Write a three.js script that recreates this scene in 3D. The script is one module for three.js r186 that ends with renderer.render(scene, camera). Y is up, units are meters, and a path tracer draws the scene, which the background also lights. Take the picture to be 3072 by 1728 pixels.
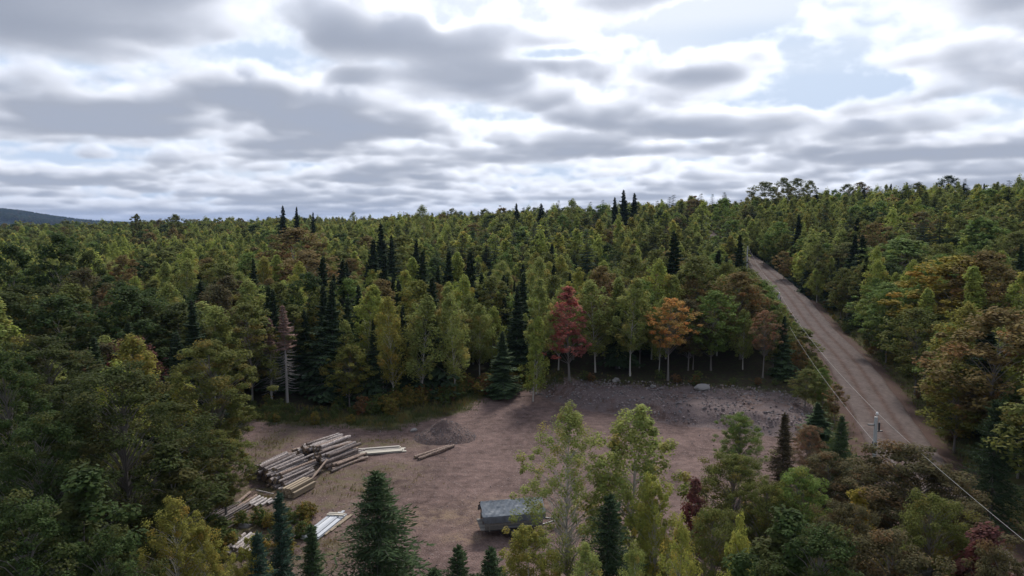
import * as THREE from 'three';
import { mergeGeometries } from 'three/addons/utils/BufferGeometryUtils.js';

// ---------------------------------------------------------------- camera, sky, sun, exposure
const scene = new THREE.Scene();
const camera = new THREE.PerspectiveCamera(43.7, 16 / 9, 0.5, 20000);
camera.position.set(0, 19.5, 0);
camera.rotation.set(-5.2 * Math.PI / 180, 0, 0);
scene.add(camera);
const renderer = new THREE.WebGLRenderer({ antialias: true });
renderer.toneMapping = THREE.LinearToneMapping;
renderer.toneMappingExposure = 1.2;
renderer.shadowMap.enabled = true;
const SUN_AZ = 12 * Math.PI / 180, SUN_EL = 40 * Math.PI / 180;
const sunDir = new THREE.Vector3(Math.sin(SUN_AZ) * Math.cos(SUN_EL), Math.sin(SUN_EL), -Math.cos(SUN_AZ) * Math.cos(SUN_EL));
const sun = new THREE.DirectionalLight(new THREE.Color().setRGB(1, 0.95, 0.89), 4.0);
sun.position.copy(sunDir).multiplyScalar(400);
sun.castShadow = true; sun.shadow.radius = 20; sun.shadow.mapSize.set(4096, 4096);
Object.assign(sun.shadow.camera, { left: -350, right: 350, top: 350, bottom: -350, near: 1, far: 1200 });
scene.add(sun, sun.target);

// ---------------------------------------------------------------- numbers
function rng(a) { return () => { a = (a + 0x6d2b79f5) | 0; let t = Math.imul(a ^ (a >>> 15), 1 | a); t = (t + Math.imul(t ^ (t >>> 7), 61 | t)) ^ t; return ((t ^ (t >>> 14)) >>> 0) / 4294967296; }; }
const sst = (a, b, x) => { const t = Math.min(1, Math.max(0, (x - a) / (b - a))); return t * t * (3 - 2 * t); };
const mixf = (a, b, t) => a + (b - a) * t;
const PERM = new Uint8Array(512), GX = new Float32Array(256), GY = new Float32Array(256);
{ const r = rng(77); const p = [...Array(256).keys()]; for (let i = 255; i > 0; i--) { const j = Math.floor(r() * (i + 1)); [p[i], p[j]] = [p[j], p[i]]; }
  for (let i = 0; i < 512; i++) PERM[i] = p[i & 255]; for (let i = 0; i < 256; i++) { const a = r() * Math.PI * 2; GX[i] = Math.cos(a); GY[i] = Math.sin(a); } }
function noise(x, y) {
  const ix = Math.floor(x), iy = Math.floor(y), fx = x - ix, fy = y - iy, X = ix & 255, Y = iy & 255;
  const u = fx * fx * fx * (fx * (fx * 6 - 15) + 10), v = fy * fy * fy * (fy * (fy * 6 - 15) + 10);
  const a = PERM[PERM[X] + Y], b = PERM[PERM[X + 1] + Y], c = PERM[PERM[X] + Y + 1], d = PERM[PERM[X + 1] + Y + 1];
  const n0 = GX[a] * fx + GY[a] * fy, n1 = GX[b] * (fx - 1) + GY[b] * fy, n2 = GX[c] * fx + GY[c] * (fy - 1), n3 = GX[d] * (fx - 1) + GY[d] * (fy - 1);
  return 1.5 * (n0 + (n1 - n0) * u + (n2 - n0 + (n0 - n1 - n2 + n3) * u) * v);
}
function fbm(x, y, oct, gain = 0.5) { let s = 0, a = 1; for (let i = 0; i < oct; i++) { s += a * noise(x, y); a *= gain; x = x * 2.03 + 17.1; y = y * 2.03 - 9.7; } return s; }

// ---------------------------------------------------------------- sky: a broken layer of stratocumulus, marched through as a slab with the sun behind it
{
  const W = 4096, Hh = 2048, data = new Float32Array(W * Hh * 4), DEG = 180 / Math.PI;
  const HT = new Float32Array(65536); { const r = rng(1234); for (let i = 0; i < 65536; i++) HT[i] = r() * 2 - 1; }
  const n3 = (x, y, z) => {   // value noise, -1..1
    const ix = Math.floor(x), iy = Math.floor(y), iz = Math.floor(z); let fx = x - ix, fy = y - iy, fz = z - iz;
    fx = fx * fx * (3 - 2 * fx); fy = fy * fy * (3 - 2 * fy); fz = fz * fz * (3 - 2 * fz);
    const a = Math.imul(ix, 73856093), b = Math.imul(iy, 19349663), c = Math.imul(iz, 83492791), a1 = a + 73856093 | 0, b1 = b + 19349663 | 0, c1 = c + 83492791 | 0;
    const h = (q) => { q = Math.imul(q ^ (q >>> 15), 0x2c1b3c6d); return HT[(q ^ (q >>> 13)) & 65535]; };
    const x00 = h(a ^ b ^ c), x10 = h(a1 ^ b ^ c), x01 = h(a ^ b1 ^ c), x11 = h(a1 ^ b1 ^ c), y00 = h(a ^ b ^ c1), y10 = h(a1 ^ b ^ c1), y01 = h(a ^ b1 ^ c1), y11 = h(a1 ^ b1 ^ c1);
    const p = x00 + (x10 - x00) * fx, q = x01 + (x11 - x01) * fx, s = y00 + (y10 - y00) * fx, t = y01 + (y11 - y01) * fx, u = p + (q - p) * fy, v = s + (t - s) * fy;
    return u + (v - u) * fz;
  };
  // large cloud banks (+) and openings (-): azimuth (deg, 0 = ahead, + = right), elevation, half sizes, strength
  const BIAS = [[-27, 16, 12, 2.4, 0.32], [-30, 12.4, 7, 1.0, 0.4], [-10, 14, 6, 1.4, 0.24], [-18, 12.2, 10, 0.7, -0.25], [33, 15, 8, 3.4, 0.42], [33, 11, 6, 1.2, 0.5], [14.5, 10.8, 4, 0.7, 0.6], [8, 13.6, 5, 0.5, 0.3], [22, 14.5, 3, 2, 0.25], [18.5, 12.4, 5, 1.5, 0.5], [12.5, 16.8, 4, 1, 0.3], [-2, 11.2, 6, 1.3, 0.6], [-12.5, 11, 2.2, 0.8, 0.6], [-19, 9.4, 5, 1.0, 0.45], [20, 7.4, 9, 1.0, 0.5], [-30, 7.4, 9, 1.0, 0.45], [-14, 7.6, 7, 0.8, 0.4], [6, 5.4, 14, 0.7, 0.4], [30, 5.0, 10, 0.9, 0.45], [-28, 3, 14, 0.6, 0.3],
    [14, 14.8, 4.5, 1.5, -0.5], [3.2, 12.9, 3.2, 0.5, -0.7], [3, 15.4, 5, 0.6, -0.3], [-5.5, 15, 0.8, 0.7, -0.5], [26, 9.2, 5, 0.7, -0.5], [21, 12.4, 1.6, 0.8, -0.5], [8, 18.5, 12, 2, -0.2], [-4, 16.5, 5, 1.5, -0.3], [16, 6.2, 3, 0.3, -0.5], [-13, 6.0, 3, 0.3, -0.3]];
  const bias = (az, el) => { let b = 0; for (const [a, e, w, h, s] of BIAS) { const q = ((az - a) / w) ** 2 + ((el - e) / h) ** 2; if (q < 9) b += s * Math.exp(-q); } return b; };
  const TOP = 0.34;
  function density(x, hh, z, b, lod, fine) {   // hh 0 at the cloud base, 1 at the top of the layer
    const wx = x + 0.3 * n3(x * 0.9, 3.7, z * 0.9);
    let c = 0.52 * n3(wx * 0.62 + 11, 0.5, z * 0.62) + 0.44 * n3(wx * 1.6 + 40, hh * 0.5, z * 1.6);
    let f = 3.5, a = 0.4; for (let i = 0; i < fine; i++) { const k = 1 - sst(0.3, 0.9, f * lod); if (k <= 0) break; c += a * k * n3(wx * f, hh * TOP * f * 1.3 + 9 * i, z * f); f *= 2.17; a *= 0.68; }
    return c + b - 0.95 * hh * hh - 0.35 * (1 - sst(0, 0.13, hh));
  }
  const out = [0, 0, 0];
  function look(x, y, z, steps, fine, jit, px) {
    const el = Math.asin(y) * DEG, az = Math.atan2(x, -z) * DEG, ye = y + 0.042, b = (el < 40 ? bias(az, el) : 0) + 0.2;
    const s0 = 1 / ye, ds = TOP / ye / steps, lod = px * s0 / Math.max(0.12, ye * 3), cosS = x * sunDir.x + y * sunDir.y + z * sunDir.z, ang = Math.acos(Math.min(1, cosS)) * DEG, glow = Math.exp(-((ang / 27) ** 2));
    let T = 1, r = 0, g = 0, bl = 0;
    const K = 17;
    for (let i = 0; i < steps && T > 0.02; i++) {
      const s = s0 + (i + jit) * ds, hh = (i + jit) / steps, X = x * s, Z = z * s, d = density(X, hh, Z, b, lod, fine);
      if (d <= 0) continue;
      const q = Math.min(1, d * 2.2), up = 0.3;
      let tau = 0; for (const e of [0.06, 0.2]) { const h2 = hh + e * sunDir.y / TOP; if (h2 > 1) break; tau += Math.max(0, density(X + sunDir.x * e, h2, Z + sunDir.z * e, b, lod, 2)) * (e < 0.1 ? 1.6 : 2.6); }
      const sunT = 0.75 * Math.exp(-1.5 * tau) + 0.25 * Math.exp(-0.35 * tau);
      const al = 1 - Math.exp(-K * q * ds * 0.5), w = T * al, L = (0.56 + 1.15 * glow) * sunT, amb = 0.235 + 0.2 * hh + 0.08 * glow;
      r += w * (L + amb * 0.93); g += w * (L * 0.99 + amb * 1.06); bl += w * (L * 0.99 + amb * 1.36); T *= 1 - al;
    }
    const veil = 0.15 + 0.55 * glow + 0.3 * sst(-0.3, 0.5, n3(x / ye * 0.5 + 70, 5, z / ye * 1.1) + 0.5 * n3(x / ye * 1.6 + 70, 8, z / ye * 3)), far = Math.exp(-el / 3), cl = [mixf(0.4, 0.86, veil), mixf(0.53, 0.88, veil), mixf(0.74, 0.9, veil)], hz = 0.6 * Math.exp(-el / 2.0);
    out[0] = mixf(r + T * mixf(cl[0], 0.6, 0.5 * far), 0.31, hz); out[1] = mixf(g + T * mixf(cl[1], 0.65, 0.5 * far), 0.36, hz); out[2] = mixf(bl + T * mixf(cl[2], 0.72, 0.5 * far), 0.46, hz);
  }
  const jr = rng(5), R0 = Hh / 2, inFrame = (row, col) => row < R0 + 232 && Math.abs(col - 1024) < 470;
  const dirOf = (row, col) => { const up = ((row + 0.5) / Hh - 0.5) * Math.PI, a = ((col + 0.5) / W - 0.5) * 2 * Math.PI; return [Math.cos(a) * Math.cos(up), Math.sin(up), Math.sin(a) * Math.cos(up)]; };
  // whole dome coarsely, then the part towards the camera's view finely
  const S = 6, cw = Math.ceil(W / S) + 1, chh = Math.ceil(Hh / 2 / S) + 2, coarse = new Float32Array(cw * chh * 3);
  for (let j = 0; j < chh; j++) for (let i = 0; i < cw; i++) { const d = dirOf(Math.min(Hh - 1, R0 + j * S), i * S % W); look(d[0], d[1], d[2], 14, 2, 0.5, 0.0092); coarse.set(out, (j * cw + i) * 3); }
  for (let row = R0; row < Hh; row++) for (let col = 0; col < W; col++) {
    const o = (row * W + col) * 4; data[o + 3] = 1;
    if (inFrame(row, col)) { const d = dirOf(row, col); look(d[0], d[1], d[2], 30, 5, 0.5 + 0.5 * (jr() - 0.5), 0.00153); data[o] = out[0]; data[o + 1] = out[1]; data[o + 2] = out[2]; continue; }
    const u = col / S, v = (row - R0) / S, i = Math.floor(u), j = Math.floor(v), fu = u - i, fv = v - j;
    for (let c = 0; c < 3; c++) { const p = (jj, ii) => coarse[(jj * cw + ii) * 3 + c]; data[o + c] = mixf(mixf(p(j, i), p(j, i + 1), fu), mixf(p(j + 1, i), p(j + 1, i + 1), fu), fv); }
  }
  for (let i = 0; i < W * R0; i++) { data[i * 4] = 0.2; data[i * 4 + 1] = 0.21; data[i * 4 + 2] = 0.22; data[i * 4 + 3] = 1; }
  const sky = new THREE.DataTexture(data, W, Hh, THREE.RGBAFormat, THREE.FloatType);
  sky.mapping = THREE.EquirectangularReflectionMapping; sky.magFilter = THREE.LinearFilter; sky.needsUpdate = true;
  scene.background = sky; scene.environment = sky;
}
console.log('sky', Math.round(performance.now()));

// ---------------------------------------------------------------- the lie of the land
const lut = (t, v) => { let i = 1; while (i < t.length - 1 && v > t[i][0]) i++; const [a, p] = t[i - 1], [b, q] = t[i]; return mixf(p, q, Math.min(1, Math.max(0, (v - a) / (b - a)))); };
const RISE = [[-60, 5], [-45, 6], [-35, 7], [-20, 10], [-8, 13], [0, 15], [10, 17], [16, 18.2], [22, 21.5], [30, 22.5], [60, 22]];
const REACH = [[-60, 620], [-35, 600], [-15, 480], [0, 400], [14, 340], [22, 310], [60, 300]];
function base(x, z) {
  const d = Math.hypot(x, z), th = Math.atan2(x, -z) * 180 / Math.PI, R = lut(REACH, th);
  let h = lut(RISE, th) * sst(60, R, d) + 0.25 * noise(x * 0.05, z * 0.05) * sst(60, 120, d);
  if (d > R + 60) h -= Math.min(26, (d - R - 60) * 0.03);
  if (d > 1500) h += sst(1800, 4300, d) * (82 * Math.exp(-(((th + 36.8) / 4.4) ** 2)) + 24 * Math.exp(-(((th + 30) / 9) ** 2))) * (1 + 0.12 * noise(x * 0.0022, z * 0.0022)) * (1 - sst(5200, 7500, d));
  return h;
}
const CLEARING = [[-15.4, -38.2], [-18.5, -44.4], [-24.5, -56], [-25.4, -65.3], [-25.3, -69], [-15.5, -67.2], [-10.9, -66.8], [-9.3, -69.3], [-5.1, -73], [-3.2, -78.1], [1, -81.8], [8.5, -79], [16.2, -77.2], [24.9, -74.6], [29.8, -73], [28.5, -65.3], [23.8, -55.5], [17.8, -46.2], [13.5, -36.2], [3, -33.5], [-8, -34.5]];
function sd(x, z) {   // distance to the clearing's rim, + inside
  let d = 1e9, inside = false;
  for (let i = 0, j = CLEARING.length - 1; i < CLEARING.length; j = i++) {
    const [xi, zi] = CLEARING[i], [xj, zj] = CLEARING[j], ex = xj - xi, ez = zj - zi, wx = x - xi, wz = z - zi;
    const t = Math.min(1, Math.max(0, (wx * ex + wz * ez) / (ex * ex + ez * ez))), dx = wx - ex * t, dz = wz - ez * t;
    d = Math.min(d, dx * dx + dz * dz);
    if ((zi > z) !== (zj > z) && x < (ex * (z - zi)) / ez + xi) inside = !inside;
  }
  return (inside ? 1 : -1) * Math.sqrt(d);
}
const ROAD = new THREE.CatmullRomCurve3([[14, 0], [18, -15], [23, -30], [28.5, -46], [34.3, -62.5], [42.5, -88.7], [46.9, -108.7], [53.6, -138.6], [60, -177], [66.5, -222], [72.5, -260], [76, -300], [70, -350], [50, -410]].map(([x, z]) => new THREE.Vector3(x, 0, z)));
const ROADPTS = ROAD.getSpacedPoints(420);
ROADPTS.forEach((p) => { p.y = base(p.x, p.z) + 0.15; });
for (let k = 0; k < 12; k++) for (let i = 1; i < 420; i++) ROADPTS[i].y = (ROADPTS[i - 1].y + ROADPTS[i].y + ROADPTS[i + 1].y) / 3;
function roadAt(x, z) { let best = 1e9, k = 0; for (let i = 0; i <= 420; i += 4) { const p = ROADPTS[i], q = (p.x - x) ** 2 + (p.z - z) ** 2; if (q < best) { best = q; k = i; } }
  for (let i = Math.max(0, k - 4); i <= Math.min(420, k + 4); i++) { const p = ROADPTS[i], q = (p.x - x) ** 2 + (p.z - z) ** 2; if (q < best) { best = q; k = i; } } return [Math.sqrt(best), k]; }
const BANK = [[2, -80], [6, -75], [10, -71.5], [18, -66.6], [26, -62.5], [32, -60]];
const bankAt = (x, z) => x < 2 ? -1 : lut(BANK, x) + 0.8 * noise(x * 0.35, 7) - z;   // metres behind the foot of the gravel bank
function H(x, z) {
  let h = base(x, z);
  if (z > -130 && z < -25 && x > -60 && x < 60) {
    const s = sd(x, z);
    if (s < 0) h += 0.35 * sst(0, 4.5, -s) ;
    else h += 0.10 * noise(x * 0.35, z * 0.35) * sst(0, 3, s) + 0.05 * noise(x * 1.1, z * 1.1);
    const bq = bankAt(x, z); if (bq > 0) h += (1.15 * sst(0, 4.2, bq) + (0.22 * noise(x * 0.7, z * 0.7) + 0.12 * noise(x * 1.9, z * 1.9)) * sst(0, 1, bq) * sst(-3, 0, s)) * sst(2, 6, x) * sst(36, 29, x) * sst(-125, -95, z);
  }
  if (x > 0 && z > -410) { const [d, k] = roadAt(x, z); if (d < 12) { const yr = ROADPTS[k].y; h = mixf(yr - 0.22 * sst(9, 3, d) - 0.3 * Math.exp(-(((d - 4.6) / 0.8) ** 2)), h, sst(4.5, 11, d)); } }
  return h;
}

// ---------------------------------------------------------------- names and tags
const taken = {};
function numbered(n) { const k = taken[n] = (taken[n] ?? -1) + 1; return k ? n + '_' + String(k).padStart(3, '0') : n; }
function tag(o, label, category, group, kind) { o.userData = { label, category }; if (group) o.userData.group = group; if (kind) o.userData.kind = kind; return o; }
function thing(name, label, category, pos, group) { const g = new THREE.Group(); g.name = numbered(name); tag(g, label, category, group); g.position.set(...pos); scene.add(g); return g; }
function part(name, geo, mat, parent) { const m = new THREE.Mesh(geo, mat); m.name = parent === scene ? numbered(name) : name; m.castShadow = m.receiveShadow = true; parent.add(m); return m; }
function structure(name, geo, mat) { const m = part(name, geo, mat, scene); m.userData.kind = 'structure'; return m; }
const lin = (r, g, b) => new THREE.Color().setRGB(r, g, b);
const std = (c, rough = 0.9, more = {}) => new THREE.MeshStandardMaterial({ color: lin(...c), roughness: rough, ...more });

// ---------------------------------------------------------------- textures of ground, bark, wood
function tex(w, h, f, srgb = true) {
  const d = new Uint8Array(w * h * 4);
  for (let j = 0; j < h; j++) for (let i = 0; i < w; i++) { const c = f(i, j), o = (j * w + i) * 4; for (let k = 0; k < 3; k++) { const v = Math.min(1, Math.max(0, c[k])); d[o + k] = 255 * (srgb ? (v <= 0.0031308 ? 12.92 * v : 1.055 * v ** (1 / 2.4) - 0.055) : v); } d[o + 3] = 255; }
  const t = new THREE.DataTexture(d, w, h); t.magFilter = t.minFilter = THREE.LinearFilter; t.wrapS = t.wrapT = THREE.RepeatWrapping; if (srgb) t.colorSpace = THREE.SRGBColorSpace; t.needsUpdate = true; return t;
}
const wrapn = (x, y, p, f) => { const u = x / p, v = y / p; const a = noise(x * f, y * f), b = noise((x - p) * f, y * f), c = noise(x * f, (y - p) * f), e = noise((x - p) * f, (y - p) * f); return mixf(mixf(a, b, u), mixf(c, e, u), v); };
const pebble = (() => { const r = rng(5), n = 512, d = new Float32Array(n * n); for (let k = 0; k < 9000; k++) { const cx = r() * n, cy = r() * n, s = 1.2 + 5 * r() ** 3, hgt = 0.3 + 0.7 * r(); for (let y = -8; y <= 8; y++) for (let x = -8; x <= 8; x++) { const q = (x * x + y * y) / (s * s); if (q < 1) { const o = (((Math.floor(cy) + y) + n) % n) * n + ((Math.floor(cx) + x) + n) % n; d[o] = Math.max(d[o], hgt * (1 - q) ** 0.6); } } } return tex(n, n, (i, j) => { const v = 0.75 * d[j * n + i] + 0.12 + 0.1 * r(); return [v, v, v]; }, false); })();

// ---------------------------------------------------------------- ground near the clearing
const NX0 = -62, NX1 = 82, NZ0 = -8, NZ1 = -132;
{
  const nx = 288, nz = 248, pos = [], uv = [], idx = [];
  for (let j = 0; j <= nz; j++) for (let i = 0; i <= nx; i++) { const u = i / nx, v = j / nz, x = mixf(NX0, NX1, u), z = mixf(NZ0, NZ1, v); pos.push(x, H(x, z), z); uv.push(u, v); }
  for (let j = 0; j < nz; j++) for (let i = 0; i < nx; i++) { const a = j * (nx + 1) + i, b = a + 1, c = a + nx + 1, d = c + 1; idx.push(a, b, c, b, d, c); }
  const g = new THREE.BufferGeometry(); g.setAttribute('position', new THREE.Float32BufferAttribute(pos, 3)); g.setAttribute('uv', new THREE.Float32BufferAttribute(uv, 2)); g.setIndex(idx); g.computeVertexNormals();
  const r = rng(9);
  const TRACKS = [[10, -62, 7], [14, -60, 12.5], [9, -59, 15.5], [22, -40, 27], [3, -90, 36], [-30, -58, 31], [30, -90, 34]];
  const straw = [[0.2, -48, 3.2, 1.6], [-1.5, -45.5, 2.2, 1.2], [-4.5, -46.5, 2, 1], [-3, -43, 1.6, 0.8], [-6.8, -46, 1.5, 1.6]];
  const grassy = [[-14, -53.5, 5, 2.6], [-18, -50, 3.5, 5], [-12, -51, 3, 1.6], [-9.8, -56, 2.4, 1.2], [-13.5, -48, 3, 1.2], [-12, -62, 4, 1.4], [-17, -44, 3, 6], [-11.5, -41, 2.5, 2.5], [-21, -62, 2, 6]];
  const map = tex(2048, 2048, (i, j) => {
    const x = mixf(NX0, NX1, (i + 0.5) / 2048), z = mixf(NZ0, NZ1, (j + 0.5) / 2048);
    const n1 = fbm(x * 0.22, z * 0.22, 3), n2 = fbm(x * 1.3 + 9, z * 1.3, 3), w = r(), spk = r();
    const nearBox = x > -34 && x < 38 && z > -90 && z < -26, s = nearBox ? sd(x, z) + 1.5 * n1 * 0.6 + 0.7 * n2 * 0.6 : -9;
    const rd = x > 0 ? (ROADPTS && roadNear(x, z)) : 99;
    // leaf litter and moss of the wood floor
    let c = [0.034, 0.027, 0.018], k = sst(-0.2, 0.5, n2); c = [mixf(c[0], 0.026, k), mixf(c[1], 0.031, k), mixf(c[2], 0.013, k)];
    if (spk > 0.95) c = [0.09, 0.06, 0.03];
    const grass = sst(-5, -1, s) * (0.6 + 0.5 * n1) * (1 - 0.75 * sst(3, 8, x) * sst(-66, -70, z)) + sst(8.5, 6, rd) * 0.7;
    k = Math.max(0, Math.min(1, grass + 0.25 * n2)); c = [mixf(c[0], 0.095, k), mixf(c[1], 0.095, k), mixf(c[2], 0.034, k)];
    // red-brown gravel
    const gv = sst(-0.7, 0.7, s + (x > 4 && z < -70 ? 1.6 : 0));
    if (gv > 0) {
      const tone = 1 + 0.26 * n1 + 0.26 * n2 + 0.26 * (w - 0.5) + 0.14 * noise(x * 0.5 + 70, z * 2.2);
      let q = [0.122 * tone, 0.083 * tone, 0.074 * tone];
let track = 0; for (const [a, b, R] of TRACKS) { const e = Math.abs(Math.hypot(x - a, z - b) + 0.35 * noise(x * 0.3, z * 0.3) - R); if (e < 1.4) track = Math.max(track, Math.exp(-(((e - 0.8) / 0.14) ** 2))); } track *= sst(1.5, 5, s) * (0.4 + 0.6 * w);
      q = q.map((v) => v * (1 - 0.2 * track));
      const grav = sst(-0.1, 0.5, bankAt(x, z) + 0.5 * n2) * sst(-0.75, 0.05, n1 + 0.6 * n2);
      q = [mixf(q[0], 0.105, 0.55 * grav), mixf(q[1], 0.09, 0.55 * grav), mixf(q[2], 0.093, 0.55 * grav)];
      let st = 0; for (const [a, b, p, e] of straw) st = Math.max(st, Math.exp(-(((x - a) / p) ** 2) - ((z - b) / e) ** 2)); st *= sst(0.1, 0.7, 0.5 + n2 * 0.7 + (w - 0.5) * 0.8);
      q = [mixf(q[0], 0.2, 0.62 * st), mixf(q[1], 0.145, 0.62 * st), mixf(q[2], 0.09, 0.62 * st)];
      let gr = 0; for (const [a, b, p, e] of grassy) gr = Math.max(gr, Math.exp(-(((x - a) / p) ** 2) - ((z - b) / e) ** 2)); gr *= sst(0.05, 0.6, 0.42 + n2 * 0.7 + (w - 0.5) * 0.5);
      q = [mixf(q[0], 0.088, 0.8 * gr), mixf(q[1], 0.078, 0.8 * gr), mixf(q[2], 0.036, 0.8 * gr)];
      if (spk > 0.972) q = [0.2, 0.165, 0.155]; else if (spk < 0.03) q = q.map((v) => v * 0.55);
      c = [mixf(c[0], q[0], gv), mixf(c[1], q[1], gv), mixf(c[2], q[2], gv)];
    }
    k = sst(5.2, 3.4, rd + n2 * 1.2); c = [mixf(c[0], 0.08, k), mixf(c[1], 0.05, k), mixf(c[2], 0.042, k)];
    return c;
  });
  map.wrapS = map.wrapT = THREE.ClampToEdgeWrapping;
  const bump = pebble.clone(); bump.repeat.set(144 / 5, 124 / 5); bump.needsUpdate = true;
  structure('ground', g, new THREE.MeshPhysicalMaterial({ map, roughness: 0.97, specularIntensity: 0.15, bumpMap: bump, bumpScale: 0.05 }));
}
function roadNear(x, z) { let b = 1e9; for (let i = 0; i <= 200; i += 2) { const p = ROADPTS[i], q = (p.x - x) ** 2 + (p.z - z) ** 2; if (q < b) b = q; } return Math.sqrt(b); }
console.log('ground', Math.round(performance.now()));
// far terrain, out to the horizon
{
  const rads = []; for (let d = 4; d < 9000; d *= d < 60 ? 1.25 : 1.045) rads.push(d);
  const na = 240, pos = [], uv = [], idx = [];
  for (const d of rads) for (let i = 0; i <= na; i++) {
    const a = mixf(-Math.PI, Math.PI, i / na), th = Math.sign(a) * (Math.abs(a) / Math.PI) ** 1.7 * Math.PI, x = Math.sin(th) * d, z = -Math.cos(th) * d;
    const inset = Math.min(x - NX0, NX1 - x, NZ0 - z, z - NZ1);
    pos.push(x, H(x, z) - (inset > 0 ? 4 * sst(0, 5, inset) + 0.02 : 0.02) + (d > 1500 ? 5 * noise(x * 0.02, z * 0.02) : 0), z); uv.push(x / 260, z / 260);
  }
  for (let j = 0; j < rads.length - 1; j++) for (let i = 0; i < na; i++) { const a = j * (na + 1) + i, b = a + 1, c = a + na + 1, d = c + 1; idx.push(a, c, b, b, c, d); }
  const g = new THREE.BufferGeometry(); g.setAttribute('position', new THREE.Float32BufferAttribute(pos, 3)); g.setAttribute('uv', new THREE.Float32BufferAttribute(uv, 2)); g.setIndex(idx); g.computeVertexNormals();
  const r = rng(12);
  const map = tex(512, 512, (i, j) => { const v = 1 + 0.5 * wrapn(i, j, 512, 0.05) + 0.5 * wrapn(i, j, 512, 0.17) + 0.3 * (r() - 0.5); return [0.014 * v, 0.02 * v, 0.015 * v]; });
  structure('terrain', g, new THREE.MeshPhysicalMaterial({ map, roughness: 1, specularIntensity: 0 }));
}
// the gravel road: a crowned ribbon with wheel ruts and loose windrows
{
  const cross = [-3.5, -3.1, -2.7, -2.2, -1.8, -1.4, -0.9, -0.4, 0, 0.4, 0.9, 1.4, 1.8, 2.2, 2.7, 3.1, 3.5], pos = [], uv = [], idx = [];
  let s = 0;
  ROADPTS.forEach((p, i) => {
    const a = ROADPTS[Math.max(0, i - 1)], b = ROADPTS[Math.min(420, i + 1)], tx = b.x - a.x, tz = b.z - a.z, l = Math.hypot(tx, tz); if (i) s += p.distanceTo(ROADPTS[i - 1]);
    cross.forEach((c) => {
      const w = c * 0.82 * (1 + (Math.abs(c) > 3 ? 0.06 * noise(s * 0.3, c) : 0)), x = p.x - tz / l * w, z = p.z + tx / l * w;
      const rut = Math.min(Math.abs(Math.abs(c) - 1.05), 9), y = p.y + 0.07 - 0.012 * c * c - 0.045 * Math.exp(-((rut / 0.45) ** 2)) + 0.05 * Math.exp(-(((Math.abs(c) - 2.6) / 0.35) ** 2)) * (0.6 + 0.6 * noise(s * 0.4, c)) + 0.02 * noise(s * 0.7, c * 1.5) - (Math.abs(c) > 3.4 ? 0.3 : 0);
      pos.push(x, y, z); uv.push((c + 3.5) / 7, s / 14);
    });
  });
  const n = cross.length; for (let j = 0; j < 420; j++) for (let i = 0; i < n - 1; i++) { const a = j * n + i, b = a + 1, c = a + n, d = c + 1; idx.push(a, b, c, b, d, c); }
  const g = new THREE.BufferGeometry(); g.setAttribute('position', new THREE.Float32BufferAttribute(pos, 3)); g.setAttribute('uv', new THREE.Float32BufferAttribute(uv, 2)); g.setIndex(idx); g.computeVertexNormals();
  const r = rng(21);
  const map = tex(512, 1024, (i, j) => {
    const c = i / 512 * 7 - 3.5, v = j / 1024 * 14, wob = 0.12 * noise(3, v * 6.2832 / 14 * 2);
    const per = (f, k) => mixf(noise(c * f + k, v * f), noise(c * f + k, (v - 14) * f), j / 1024);
    const t = 1 + 0.22 * per(0.5, 0) + 0.22 * per(2, 40) + 0.3 * (r() - 0.5), wheel = Math.exp(-(((Math.abs(c + wob) - 1.05) / 0.38) ** 2)), edge = sst(2.9, 3.4, Math.abs(c));
    let q = [0.106, 0.083, 0.076]; q = [mixf(q[0], 0.08, wheel), mixf(q[1], 0.052, wheel), mixf(q[2], 0.044, wheel)]; q = [mixf(q[0], 0.075, edge), mixf(q[1], 0.048, edge), mixf(q[2], 0.04, edge)];
    if (r() > 0.97) q = [0.18, 0.155, 0.145];
    return q.map((x) => x * t);
  });
  const bump = pebble.clone(); bump.repeat.set(2, 4); bump.needsUpdate = true;
  structure('gravel_road', g, new THREE.MeshPhysicalMaterial({ map, roughness: 0.96, specularIntensity: 0.15, bumpMap: bump, bumpScale: 0.04 }));
}

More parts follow.
